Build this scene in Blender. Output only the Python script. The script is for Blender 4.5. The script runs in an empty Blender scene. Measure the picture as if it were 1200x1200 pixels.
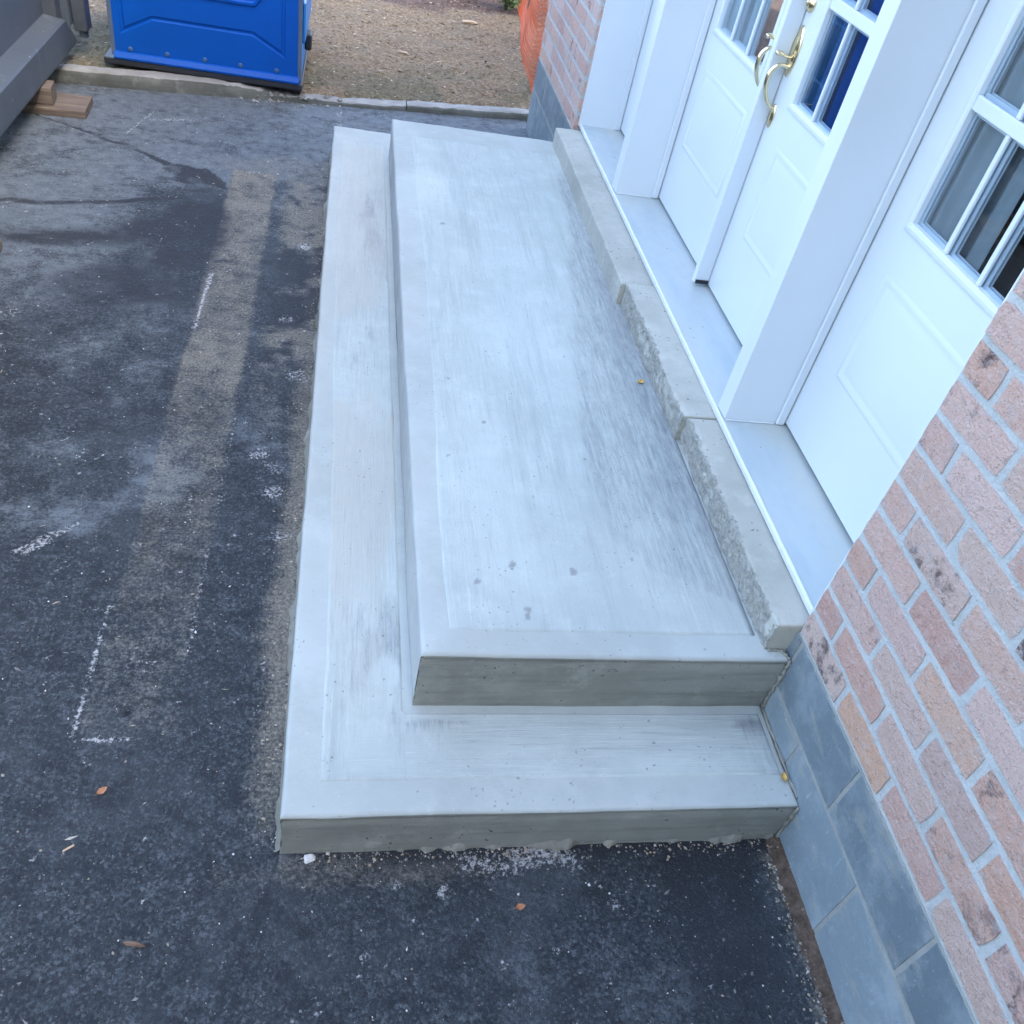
import bpy, bmesh, math, random
import numpy as np
from mathutils import Vector, Matrix

random.seed(7)
rng = np.random.default_rng(11)
SC = bpy.context.scene
COL = SC.collection

# ------------------------------------------------------------------ camera
F_PX = 1025.485
R = np.array([[0.97725895, -0.11788432, 0.17626181],
              [0.04875244, -0.68405544, -0.72779898],
              [0.20636894, 0.71984126, -0.66275215]])
CAM_POS = (0.07699, -1.09425, 2.24692)
cd = bpy.data.cameras.new('camera')
cam = bpy.data.objects.new('camera', cd)
COL.objects.link(cam)
cd.sensor_fit = 'HORIZONTAL'
cd.sensor_width = 36.0
cd.lens = 36.0 * F_PX / 1200.0
cd.clip_start = 0.05
cd.clip_end = 1500
M = Matrix(((R[0][0], -R[1][0], -R[2][0], CAM_POS[0]),
            (R[0][1], -R[1][1], -R[2][1], CAM_POS[1]),
            (R[0][2], -R[1][2], -R[2][2], CAM_POS[2]),
            (0, 0, 0, 1)))
cam.matrix_world = M
SC.camera = cam

# ------------------------------------------------------------------ light
SUN_DIR = Vector((0.75, -0.66, 0.0)).normalized()
SUN_EL = math.radians(43)
SUN_ROT = math.atan2(SUN_DIR.x, SUN_DIR.y)
world = bpy.data.worlds.new('World')
SC.world = world
world.use_nodes = True
wn = world.node_tree
wn.nodes.clear()
wo = wn.nodes.new('ShaderNodeOutputWorld')
wb = wn.nodes.new('ShaderNodeBackground')
ws = wn.nodes.new('ShaderNodeTexSky')
ws.sky_type = 'NISHITA'
ws.sun_disc = False
ws.sun_elevation = SUN_EL
ws.sun_rotation = SUN_ROT
ws.air_density = 0.75
ws.dust_density = 4.0
ws.ozone_density = 0.25
wb.inputs['Strength'].default_value = 0.15
wn.links.new(ws.outputs[0], wb.inputs[0])
wn.links.new(wb.outputs[0], wo.inputs[0])
sd = bpy.data.lights.new('sun', 'SUN')
sd.energy = 3.0
sd.angle = math.radians(0.5)
sd.color = (1.0, 0.95, 0.87)
sun = bpy.data.objects.new('sun', sd)
COL.objects.link(sun)
dvec = Vector((SUN_DIR.x * math.cos(SUN_EL), SUN_DIR.y * math.cos(SUN_EL), math.sin(SUN_EL)))
sun.rotation_euler = dvec.to_track_quat('Z', 'Y').to_euler()
sun.location = dvec * 40
vs = SC.view_settings
SC.display_settings.display_device = 'sRGB'
vs.view_transform = 'Standard'
vs.look = 'None'
vs.gamma = 1.0
vs.use_curve_mapping = False
vs.exposure = 3.52

# ------------------------------------------------------------------ noise (numpy)
_LAT = rng.random((256, 256))


def vnoise(x, y, seed=0):
    x = np.asarray(x, float) + seed * 17.31
    y = np.asarray(y, float) + seed * 9.73
    xi = np.floor(x).astype(int)
    yi = np.floor(y).astype(int)
    fx = x - xi
    fy = y - yi
    fx = fx * fx * (3 - 2 * fx)
    fy = fy * fy * (3 - 2 * fy)
    a = _LAT[xi % 256, yi % 256]
    b = _LAT[(xi + 1) % 256, yi % 256]
    c = _LAT[xi % 256, (yi + 1) % 256]
    d = _LAT[(xi + 1) % 256, (yi + 1) % 256]
    return (a * (1 - fx) + b * fx) * (1 - fy) + (c * (1 - fx) + d * fx) * fy


def fbm(x, y, seed=0, oct=4, gain=0.5):
    t = 0
    amp = 1
    tot = 0
    for i in range(oct):
        t = t + amp * vnoise(np.asarray(x) * 2 ** i, np.asarray(y) * 2 ** i, seed + i * 3)
        tot += amp
        amp *= gain
    return t / tot


def sst(x, a, b):
    t = np.clip((x - a) / (b - a), 0, 1)
    return t * t * (3 - 2 * t)


def segd(x, y, pts):
    best = np.full(np.shape(x), 1e9)
    for (ax, ay), (bx, by) in zip(pts[:-1], pts[1:]):
        dx, dy = bx - ax, by - ay
        t = np.clip(((x - ax) * dx + (y - ay) * dy) / (dx * dx + dy * dy), 0, 1)
        best = np.minimum(best, np.hypot(x - ax - t * dx, y - ay - t * dy))
    return best


# ------------------------------------------------------------------ object helpers
WLOC = {}


def link(name, me, mat=None, parent=None, loc=(0, 0, 0)):
    o = bpy.data.objects.new(name, me)
    COL.objects.link(o)
    if mat is not None and me is not None and not me.materials:
        me.materials.append(mat)
    base = Vector((0, 0, 0))
    if parent is not None:
        o.parent = parent
        base = WLOC[parent.name]
    o.location = Vector(loc) - base
    WLOC[o.name] = Vector(loc)
    return o


def tag(o, label=None, cat=None, group=None, kind=None):
    if label:
        o['label'] = label
    if cat:
        o['category'] = cat
    if group:
        o['group'] = group
    if kind:
        o['kind'] = kind
    return o


def thing(name, label, cat, loc=(0, 0, 0), group=None):
    return tag(link(name, None, None, None, loc), label, cat, group)


def mesh(name, V, F, smooth=False, attrs=None):
    me = bpy.data.meshes.new(name)
    me.from_pydata([tuple(v) for v in V], [], [tuple(f) for f in F])
    if len(F) < 20000:
        bm = bmesh.new()
        bm.from_mesh(me)
        bmesh.ops.recalc_face_normals(bm, faces=bm.faces)
        bm.to_mesh(me)
        bm.free()
    if smooth:
        me.polygons.foreach_set('use_smooth', [True] * len(me.polygons))
    if attrs:
        for k, v in attrs.items():
            a = me.attributes.new(k, 'FLOAT', 'POINT')
            a.data.foreach_set('value', np.asarray(v, np.float32).ravel())
    me.update()
    return me


def gridmesh(name, X, Y, Z, attrs=None, smooth=True):
    """X,Y,Z arrays of the same (n,m) shape."""
    n, m = X.shape
    V = np.stack([X.ravel(), Y.ravel(), Z.ravel()], 1)
    i = np.arange(n - 1)[:, None] * m + np.arange(m - 1)[None, :]
    F = np.stack([i, i + m, i + m + 1, i + 1], -1).reshape(-1, 4)
    me = bpy.data.meshes.new(name)
    me.vertices.add(len(V))
    me.vertices.foreach_set('co', V.astype(np.float32).ravel())
    me.loops.add(F.size)
    me.loops.foreach_set('vertex_index', F.astype(np.int32).ravel())
    me.polygons.add(len(F))
    me.polygons.foreach_set('loop_start', np.arange(0, F.size, 4, dtype=np.int32))
    me.update(calc_edges=True)
    me.polygons.foreach_set('use_smooth', np.full(len(F), smooth))
    if attrs:
        for k, v in attrs.items():
            a = me.attributes.new(k, 'FLOAT', 'POINT')
            a.data.foreach_set('value', np.asarray(v, np.float32).ravel())
    me.validate()
    me.update()
    return me


class MB:
    def __init__(s):
        s.V = []
        s.F = []

    def add(s, V, F):
        b = len(s.V)
        s.V += [tuple(v) for v in V]
        s.F += [tuple(i + b for i in f) for f in F]

    def box(s, x0, x1, y0, y1, z0, z1, c=0.0):
        """box with chamfered edges when c > 0"""
        if c <= 0:
            V = [(x, y, z) for x in (x0, x1) for y in (y0, y1) for z in (z0, z1)]
            F = [(0, 1, 3, 2), (4, 6, 7, 5), (0, 4, 5, 1), (2, 3, 7, 6), (0, 2, 6, 4), (1, 5, 7, 3)]
            s.add(V, F)
            return
        V = []
        idx = {}
        for ix, x in enumerate((x0, x1)):
            for iy, y in enumerate((y0, y1)):
                for iz, z in enumerate((z0, z1)):
                    sx, sy, sz = (1, -1)[ix], (1, -1)[iy], (1, -1)[iz]
                    for a in range(3):
                        p = [x + sx * c, y + sy * c, z + sz * c]
                        p[a] = (x, y, z)[a]
                        idx[(ix, iy, iz, a)] = len(V)
                        V.append(p)
        F = []
        for a in range(3):
            for sgn in (0, 1):
                q = []
                for (p, r) in ((0, 0), (1, 0), (1, 1), (0, 1)):
                    k = [0, 0, 0]
                    k[a] = sgn
                    k[(a + 1) % 3] = p
                    k[(a + 2) % 3] = r
                    q.append(idx[(k[0], k[1], k[2], a)])
                F.append(q if sgn else q[::-1])
        for a in range(3):
            b, d = (a + 1) % 3, (a + 2) % 3
            for p in (0, 1):
                for r in (0, 1):
                    q = []
                    for (t, ax) in ((0, b), (1, b), (1, d), (0, d)):
                        k = [0, 0, 0]
                        k[a] = t
                        k[b] = p
                        k[d] = r
                        q.append(idx[(k[0], k[1], k[2], ax)])
                    F.append(q if (p == r) else q[::-1])
        for ix in (0, 1):
            for iy in (0, 1):
                for iz in (0, 1):
                    q = [idx[(ix, iy, iz, a)] for a in range(3)]
                    F.append(q if (ix + iy + iz) % 2 else q[::-1])
        s.add(V, F)

    def tube(s, pts, rad, n=8, cap=True, flat=1.0):
        pts = [Vector(p) for p in pts]
        if not hasattr(rad, '__len__'):
            rad = [rad] * len(pts)
        V = []
        up = Vector((0.13, 0.97, 0.2))
        for i, p in enumerate(pts):
            t = (pts[min(i + 1, len(pts) - 1)] - pts[max(i - 1, 0)]).normalized()
            a = t.cross(up).normalized()
            b = a.cross(t).normalized()
            for k in range(n):
                an = 2 * math.pi * k / n
                V.append(p + a * math.cos(an) * rad[i] + b * math.sin(an) * rad[i] * flat)
        F = []
        for i in range(len(pts) - 1):
            for k in range(n):
                F.append((i * n + k, i * n + (k + 1) % n, (i + 1) * n + (k + 1) % n, (i + 1) * n + k))
        if cap:
            F.append(tuple(range(n))[::-1])
            F.append(tuple((len(pts) - 1) * n + k for k in range(n)))
        s.add(V, F)

    def prism(s, poly, axis, a, b):
        """polygon (list of 2-tuples) extruded along an axis from a to b"""
        n = len(poly)
        V = []
        for t in (a, b):
            for p in poly:
                q = [0, 0, 0]
                q[axis] = t
                q[(axis + 1) % 3] = p[0]
                q[(axis + 2) % 3] = p[1]
                V.append(q)
        F = [tuple(range(n))[::-1], tuple(range(n, 2 * n))]
        for k in range(n):
            F.append((k, (k + 1) % n, n + (k + 1) % n, n + k))
        s.add(V, F)

    def make(s, name, mat, parent=None, loc=(0, 0, 0), smooth=False):
        V = [(v[0] - loc[0], v[1] - loc[1], v[2] - loc[2]) for v in s.V]
        me = mesh(name, V, s.F, smooth)
        o = link(name, me, mat, parent, loc)
        return o


def boxobj(name, mat, parent, x0, x1, y0, y1, z0, z1, c=0.0):
    b = MB()
    b.box(x0, x1, y0, y1, z0, z1, c)
    return b.make(name, mat, parent, ((x0 + x1) / 2, (y0 + y1) / 2, z0))


def spline(pts, n):
    """Catmull-Rom through the points"""
    P = [np.array(p, float) for p in pts]
    P = [2 * P[0] - P[1]] + P + [2 * P[-1] - P[-2]]
    out = []
    for i in range(1, len(P) - 2):
        for k in range(n):
            t = k / n
            a, b, c, d = P[i - 1], P[i], P[i + 1], P[i + 2]
            out.append(0.5 * (2 * b + (c - a) * t + (2 * a - 5 * b + 4 * c - d) * t * t + (3 * b - a - 3 * c + d) * t ** 3))
    out.append(P[-2])
    return out


# ------------------------------------------------------------------ material helpers
class G:
    def __init__(s, name, rough=0.8, spec=0.5, metal=0.0):
        s.m = bpy.data.materials.new(name)
        s.m.use_nodes = True
        s.t = s.m.node_tree
        s.b = s.t.nodes['Principled BSDF']
        s.b.inputs['Roughness'].default_value = rough
        s.b.inputs['Specular IOR Level'].default_value = spec
        s.b.inputs['Metallic'].default_value = metal
        s._oc = None

    def n(s, typ, **kw):
        nd = s.t.nodes.new('ShaderNode' + typ)
        for k, v in kw.items():
            setattr(nd, k, v)
        return nd

    def set(s, sock, v):
        if isinstance(v, bpy.types.NodeSocket):
            s.t.links.new(v, sock)
        elif hasattr(v, '__len__') and sock.type == 'RGBA' and len(v) == 3:
            sock.default_value = (*v, 1)
        else:
            sock.default_value = v

    def oc(s):
        if s._oc is None:
            s._oc = s.n('TexCoord').outputs['Object']
        return s._oc

    def rnd(s):
        return s.n('ObjectInfo').outputs['Random']

    def jit(s, k=37.0):
        """object coordinates shifted per object"""
        v = s.n('VectorMath', operation='ADD')
        c = s.n('CombineXYZ')
        r = s.math('MULTIPLY', s.rnd(), k)
        s.set(c.inputs[0], r)
        s.set(c.inputs[1], s.math('MULTIPLY', r, 1.7))
        s.set(c.inputs[2], r)
        s.set(v.inputs[0], s.oc())
        s.set(v.inputs[1], c.outputs[0])
        return v.outputs[0]

    def scl(s, vec, sc):
        v = s.n('VectorMath', operation='MULTIPLY')
        s.set(v.inputs[0], vec)
        v.inputs[1].default_value = sc
        return v.outputs[0]

    def noise(s, scale, detail=4, rough=0.55, vec=None, dist=0.0):
        nd = s.n('TexNoise')
        s.set(nd.inputs['Vector'], vec if vec is not None else s.oc())
        nd.inputs['Scale'].default_value = scale
        nd.inputs['Detail'].default_value = detail
        nd.inputs['Roughness'].default_value = rough
        nd.inputs['Distortion'].default_value = dist
        return nd.outputs['Fac']

    def vor(s, scale, vec=None, feature='F1', out='Distance', rnd=1.0):
        nd = s.n('TexVoronoi', feature=feature)
        s.set(nd.inputs['Vector'], vec if vec is not None else s.oc())
        nd.inputs['Scale'].default_value = scale
        nd.inputs['Randomness'].default_value = rnd
        return nd.outputs[out]

    def attr(s, name):
        return s.n('Attribute', attribute_name=name).outputs['Fac']

    def math(s, op, a, b=0.0, clamp=False):
        nd = s.n('Math', operation=op, use_clamp=clamp)
        s.set(nd.inputs[0], a)
        s.set(nd.inputs[1], b)
        return nd.outputs[0]

    def rng(s, v, a, b, c=0.0, d=1.0):
        nd = s.n('MapRange', interpolation_type='SMOOTHSTEP')
        s.set(nd.inputs['Value'], v)
        for k, x in zip(('From Min', 'From Max', 'To Min', 'To Max'), (a, b, c, d)):
            nd.inputs[k].default_value = x
        return nd.outputs['Result']

    def ramp(s, fac, stops, interp='LINEAR'):
        nd = s.n('ValToRGB')
        cr = nd.color_ramp
        cr.interpolation = interp
        while len(cr.elements) < len(stops):
            cr.elements.new(0.5)
        for e, (p, c) in zip(cr.elements, stops):
            e.position = p
            e.color = (*c, 1)
        s.set(nd.inputs[0], fac)
        return nd.outputs[0]

    def mix(s, fac, a, b, blend='MIX'):
        nd = s.n('Mix', data_type='RGBA', blend_type=blend)
        s.set(nd.inputs[0], fac)
        s.set(nd.inputs[6], a)
        s.set(nd.inputs[7], b)
        return nd.outputs[2]

    def rim(s, amp=0.9, scale=60, vec=None, lo=0.62, hi=0.98):
        """1 near the outline of a masonry unit, broken up by noise"""
        n = s.math('SUBTRACT', s.noise(scale, 5, 0.75, vec), 0.5)
        return s.rng(s.math('ADD', s.attr('rim'), s.math('MULTIPLY', n, amp * 2)), lo, hi)

    def bump(s, h, strength=0.5, dist=0.002, prev=None):
        nd = s.n('Bump')
        nd.inputs['Strength'].default_value = strength
        nd.inputs['Distance'].default_value = dist
        s.set(nd.inputs['Height'], h)
        if prev is not None:
            s.set(nd.inputs['Normal'], prev)
        return nd.outputs[0]

    def out(s, col=None, rough=None, normal=None):
        if col is not None:
            s.set(s.b.inputs['Base Color'], col)
        if rough is not None:
            s.set(s.b.inputs['Roughness'], rough)
        if normal is not None:
            s.set(s.b.inputs['Normal'], normal)
        return s.m


def m_asphalt():
    g = G('asphalt', 0.7, 0.35)
    warp = g.n('VectorMath', operation='ADD')
    nz = g.n('TexNoise')
    g.set(nz.inputs['Vector'], g.oc())
    nz.inputs['Scale'].default_value = 70
    nz.inputs['Detail'].default_value = 3
    sc = g.scl(nz.outputs['Color'], (0.012, 0.012, 0.012))
    g.set(warp.inputs[0], g.oc())
    g.set(warp.inputs[1], sc)
    wv = warp.outputs[0]
    cell = g.vor(150, wv, out='Color')
    sep = g.n('SeparateColor')
    g.set(sep.inputs[0], cell)
    r = sep.outputs[0]
    dist = g.vor(150, wv)
    base = g.ramp(r, [(0.0, (0.015, 0.0205, 0.0245)), (0.6, (0.024, 0.031, 0.036)), (0.86, (0.044, 0.053, 0.060)), (0.985, (0.095, 0.104, 0.108))])
    n1 = g.noise(62, 6, 0.74)
    n2 = g.noise(150, 3, 0.65)
    big = g.noise(2.2, 6, 0.62)
    med = g.noise(9, 6, 0.68)
    base = g.mix(g.rng(n1, 0.47, 0.34, 0, 0.9), base, (0.006, 0.0075, 0.009))
    base = g.mix(g.rng(n1, 0.54, 0.68, 0, 0.62), base, (0.064, 0.075, 0.083))
    base = g.mix(g.rng(big, 0.45, 0.72, 0, 0.6), base, (0.050, 0.060, 0.065))
    base = g.mix(g.rng(med, 0.52, 0.38, 0, 0.65), base, (0.012, 0.0155, 0.018))
    fine = g.noise(95, 5, 0.75)
    pat = g.noise(16, 7, 0.72)
    strk = g.noise(1.0, 6, 0.72, g.scl(g.oc(), (9, 26, 9)))
    mixn = g.math('ADD', g.math('MULTIPLY', fine, 0.42), g.math('ADD', g.math('MULTIPLY', pat, 0.30), g.math('MULTIPLY', strk, 0.28)))
    dev = g.math('MULTIPLY', g.math('SUBTRACT', mixn, 0.5), 3.0)
    dev = g.math('ADD', dev, g.math('MULTIPLY', g.math('SUBTRACT', n1, 0.5), 0.9))
    devg = g.math('ADD', g.math('MULTIPLY', g.math('SUBTRACT', fine, 0.5), 2.6), g.math('MULTIPLY', g.math('SUBTRACT', n1, 0.5), 2.6))

    def layer(col, name, c, soft=0.22, d=None, top=1.0):
        a = g.attr(name)
        v = g.math('ADD', a, d if d is not None else dev)
        f = g.rng(v, 0.5 - soft, 0.5 + soft)
        f = g.math('MULTIPLY', f, g.rng(a, 0.0, 0.15, 0.0, top))
        return g.mix(f, col, c)
    dustc = g.ramp(pat, [(0.3, (0.078, 0.095, 0.104)), (0.7, (0.165, 0.19, 0.20))])
    dustc = g.mix(g.rng(fine, 0.5, 0.36, 0, 0.55), dustc, (0.05, 0.057, 0.066))
    tanc = g.ramp(fine, [(0.3, (0.075, 0.069, 0.052)), (0.52, (0.185, 0.172, 0.135)), (0.7, (0.31, 0.29, 0.23))])
    base = layer(base, 'dust', dustc, 0.42)
    base = layer(base, 'tan', tanc, 0.5)
    base = layer(base, 'dark', (0.020, 0.023, 0.027), 0.3, None, 0.92)
    base = layer(base, 'pale', g.ramp(fine, [(0.35, (0.24, 0.25, 0.25)), (0.6, (0.50, 0.50, 0.48))]), 0.25, devg, 0.9)
    h = g.math('SUBTRACT', g.math('MULTIPLY', n1, 2.2), g.math('MULTIPLY', dist, 0.5))
    h = g.math('ADD', h, g.math('MULTIPLY', n2, 0.6))
    h = g.math('ADD', h, g.math('MULTIPLY', r, 0.3))
    nb = g.bump(h, 0.8, 0.005)
    rough = g.rng(g.attr('dust'), 0, 1, 0.62, 0.8)
    return g.out(base, rough, nb)


def m_concrete(name, light, dark, streak=None, pits=0.5, stain=True, rough=0.85, mottle=0.45, course=False):
    g = G(name, rough, 0.3)
    big = g.noise(1.6, 5, 0.6)
    mid = g.noise(9, 6, 0.65)
    fine = g.noise(160, 3, 0.6)
    gran = g.noise(75, 5, 0.75)
    col = g.mix(g.rng(big, 0.35, 0.68), dark, light)
    col = g.mix(g.rng(mid, 0.45, 0.75, 0, mottle), col, tuple(min(1, c * 1.13) for c in light))
    lo = g.noise(4.3, 6, 0.72)
    col = g.mix(g.rng(lo, 0.48, 0.7, 0, mottle), col, (light[0] * 0.76, light[1] * 0.77, light[2] * 0.75))
    col = g.mix(g.rng(gran, 0.60, 0.74, 0, 0.5), col, tuple(c * 0.66 for c in dark))
    col = g.mix(g.rng(gran, 0.40, 0.28, 0, 0.4), col, tuple(min(1, c * 1.25) for c in light))
    h = g.math('ADD', g.math('MULTIPLY', fine, 0.5), g.math('MULTIPLY', gran, 0.5))
    if course:
        lay = g.noise(1.0, 6, 0.7, g.scl(g.oc(), (2.2, 2.2, 34)))
        col = g.mix(g.rng(lay, 0.48, 0.70, 0, 0.45), col, tuple(c * 0.55 for c in dark))
        col = g.mix(g.rng(lay, 0.42, 0.28, 0, 0.4), col, tuple(c * 1.45 for c in light))
        blo = g.noise(7, 6, 0.75)
        col = g.mix(g.rng(blo, 0.55, 0.72, 0, 0.45), col, tuple(c * 1.5 for c in light))
    if streak:
        sx = g.noise(1.0, 5, 0.75, g.scl(g.oc(), (110, 4.2, 1)))
        sy = g.noise(1.0, 5, 0.75, g.scl(g.oc(), (4.2, 110, 1)))
        kx = g.noise(1.0, 4, 0.7, g.scl(g.oc(), (260, 7, 1)))
        ky = g.noise(1.0, 4, 0.7, g.scl(g.oc(), (7, 260, 1)))
        wx = g.noise(1.0, 5, 0.65, g.scl(g.oc(), (13, 1.1, 1)))
        wy = g.noise(1.0, 5, 0.65, g.scl(g.oc(), (1.1, 13, 1)))
        d = g.attr('across')
        di = g.math('SUBTRACT', 1.0, d)
        st = g.math('ADD', g.math('MULTIPLY', sx, di), g.math('MULTIPLY', sy, d))
        kd = g.math('ADD', g.math('MULTIPLY', kx, di), g.math('MULTIPLY', ky, d))
        wd = g.math('ADD', g.math('MULTIPLY', wx, di), g.math('MULTIPLY', wy, d))
        bro = g.attr('broom')
        col = g.mix(g.math('MULTIPLY', g.rng(wd, 0.48, 0.68), 0.36), col, (dark[0] * 0.70, dark[1] * 0.72, dark[2] * 0.73))
        f = g.math('MULTIPLY', g.rng(st, 0.53, 0.70), bro)
        col = g.mix(g.math('MULTIPLY', f, 0.6), col, (light[0] * 1.2, light[1] * 1.2, light[2] * 1.2))
        f2 = g.math('MULTIPLY', g.rng(st, 0.46, 0.28), bro)
        col = g.mix(g.math('MULTIPLY', f2, 0.6), col, tuple(c * 0.60 for c in dark))
    if stain:
        sn = g.noise(34, 6, 0.75, g.scl(g.oc(), (2.4, 0.12, 1)))
        sg = g.noise(50, 6, 0.75, g.scl(g.oc(), (1.4, 0.25, 1)))
        a = g.attr('stain')
        f = g.math('ADD', a, g.math('MULTIPLY', g.math('ADD', g.math('SUBTRACT', sn, 0.5), g.math('SUBTRACT', sg, 0.5)), 1.0))
        f = g.math('MULTIPLY', g.rng(f, 0.0, 1.0, 0.0, 0.85), g.rng(a, 0.0, 0.3))
        col = g.mix(f, col, (0.125, 0.138, 0.150))
        col = g.mix(g.attr('buff'), col, (0.40, 0.395, 0.335))
    if streak:
        # scratches of the broom cut through the stain
        f = g.math('MULTIPLY', g.rng(kd, 0.60, 0.71), bro)
        col = g.mix(g.math('MULTIPLY', f, 0.9), col, (light[0] * 1.12, light[1] * 1.12, light[2] * 1.12))
        f = g.math('MULTIPLY', g.rng(kd, 0.38, 0.27), bro)
        col = g.mix(g.math('MULTIPLY', f, 0.55), col, tuple(c * 0.5 for c in dark))
        h = g.math('ADD', h, g.math('MULTIPLY', g.math('MULTIPLY', g.math('ADD', st, kd), bro), 1.3))
    if stain:
        col = g.mix(g.attr('spot'), col, (0.24, 0.245, 0.23))
    # trowel pits
    wp = g.n('TexNoise')
    g.set(wp.inputs['Vector'], g.oc())
    wp.inputs['Scale'].default_value = 90
    wa = g.n('VectorMath', operation='ADD')
    g.set(wa.inputs[0], g.oc())
    g.set(wa.inputs[1], g.scl(wp.outputs['Color'], (0.012, 0.012, 0.012)))
    pw = wa.outputs[0]
    pm = None
    for sc_, lo_ in ((46, 0.10), (24, 0.062)):
        pv = g.vor(sc_, pw)
        pn = g.noise(sc_ * 0.14, 3)
        q = g.math('MULTIPLY', g.rng(pv, lo_ + 0.05, lo_), g.rng(pn, 0.50, 0.60))
        pm = q if pm is None else g.math('MAXIMUM', pm, q)
    pm = g.math('MULTIPLY', pm, pits)
    col = g.mix(pm, col, tuple(c * 0.3 for c in dark))
    h = g.math('SUBTRACT', h, g.math('MULTIPLY', pm, 2.5))
    h = g.math('ADD', h, g.math('MULTIPLY', mid, 0.8))
    nb = g.bump(h, 0.6, 0.0022)
    return g.out(col, None, nb)


def m_crumbly():
    g = G('crumbly_stone', 0.95, 0.2)
    n = g.noise(70, 5, 0.75)
    n2 = g.noise(22, 5, 0.7)
    c = g.ramp(n, [(0.30, (0.20, 0.20, 0.17)), (0.45, (0.36, 0.355, 0.30)), (0.65, (0.49, 0.48, 0.41))])
    c = g.mix(g.rng(n2, 0.5, 0.66, 0, 0.6), c, (0.34, 0.34, 0.30))
    h = g.math('ADD', n, g.math('MULTIPLY', n2, 1.2))
    return g.out(c, None, g.bump(h, 1.0, 0.012))


def m_brick(name, per_point=False):
    g = G(name, 0.92, 0.2)
    if per_point:
        r = g.attr('tint')
        vec = g.oc()
    else:
        r = g.rnd()
        vec = g.jit()
    r2 = g.math('FRACT', g.math('MULTIPLY', r, 7.31))
    r3 = g.math('FRACT', g.math('MULTIPLY', r, 23.7))
    base = g.ramp(r, [(0.0, (0.58, 0.34, 0.26)), (0.14, (0.69, 0.465, 0.37)), (0.28, (0.66, 0.475, 0.375)), (0.42, (0.67, 0.405, 0.295)),
                      (0.56, (0.73, 0.52, 0.43)), (0.70, (0.63, 0.395, 0.31)), (0.84, (0.71, 0.41, 0.25)), (0.93, (0.67, 0.50, 0.40)), (1.0, (0.53, 0.345, 0.28))])
    n1 = g.noise(22, 6, 0.7, vec)
    base = g.mix(g.rng(n1, 0.45, 0.75, 0, 0.5), base, (0.70, 0.55, 0.465))
    n2 = g.noise(45, 5, 0.7, vec)
    base = g.mix(g.rng(n2, 0.56, 0.74, 0, 0.6), base, (0.34, 0.235, 0.20))
    # kiln scorch on some bricks
    n3 = g.noise(13, 5, 0.7, vec)
    sc = g.math('MULTIPLY', g.rng(n3, 0.5, 0.66), g.rng(r2, 0.62, 0.85))
    base = g.mix(g.math('MULTIPLY', sc, 0.8), base, (0.055, 0.04, 0.04))
    # smear of mortar
    n4 = g.noise(18, 6, 0.75, vec)
    base = g.mix(g.math('MULTIPLY', g.rng(n4, 0.54, 0.74, 0, 0.8), g.rng(r3, 0.2, 0.8)), base, (0.52, 0.50, 0.48))
    grit = g.noise(230, 3, 0.7, vec)
    base = g.mix(g.rng(grit, 0.55, 0.75, 0, 0.35), base, (0.68, 0.58, 0.53))
    pk = g.noise(95, 5, 0.75, vec)
    pk2 = g.vor(150, vec)
    base = g.mix(g.math('MULTIPLY', g.rng(pk2, 0.28, 0.12), g.rng(n2, 0.42, 0.55)), base, (0.30, 0.225, 0.20))
    fold = g.noise(16, 6, 0.7, g.scl(vec, (1, 1, 2.5)), 2.0)
    base = g.mix(g.rng(fold, 0.5, 0.56, 0, 0.25), base, (0.74, 0.60, 0.53))
    base = g.mix(g.rng(pk, 0.59, 0.70, 0, 0.6), base, (0.34, 0.255, 0.225))
    base = g.mix(g.rng(pk, 0.40, 0.30, 0, 0.6), base, (0.66, 0.56, 0.50))
    if not per_point:
        base = g.mix(g.math('MULTIPLY', g.rim(0.8, 70, vec, 0.90, 1.2), 0.75), base, (0.50, 0.50, 0.475))
    h = g.math('ADD', g.math('MULTIPLY', n2, 1.0), g.math('MULTIPLY', grit, 0.35))
    cr = g.noise(60, 3, 0.6, vec, 1.5)
    h = g.math('ADD', h, g.math('MULTIPLY', cr, 0.8))
    h = g.math('SUBTRACT', h, g.math('MULTIPLY', pk, 1.1))
    h = g.math('ADD', h, g.math('MULTIPLY', fold, 0.5))
    return g.out(base, None, g.bump(h, 1.0, 0.009))


def m_simple(name, col, rough=0.6, var=0.12, scale=8, bump=0.0, bscale=60, spec=0.5, metal=0.0, jit=False, bdist=0.002):
    g = G(name, rough, spec, metal)
    vec = g.jit() if jit else g.oc()
    n = g.noise(scale, 5, 0.6, vec)
    lo = tuple(c * (1 - var) for c in col)
    hi = tuple(min(1, c * (1 + var)) for c in col)
    c = g.ramp(n, [(0.3, lo), (0.7, hi)])
    nb = None
    if bump > 0:
        nb = g.bump(g.noise(bscale, 4, 0.65, vec), bump, bdist)
    return g.out(c, None, nb)


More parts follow.
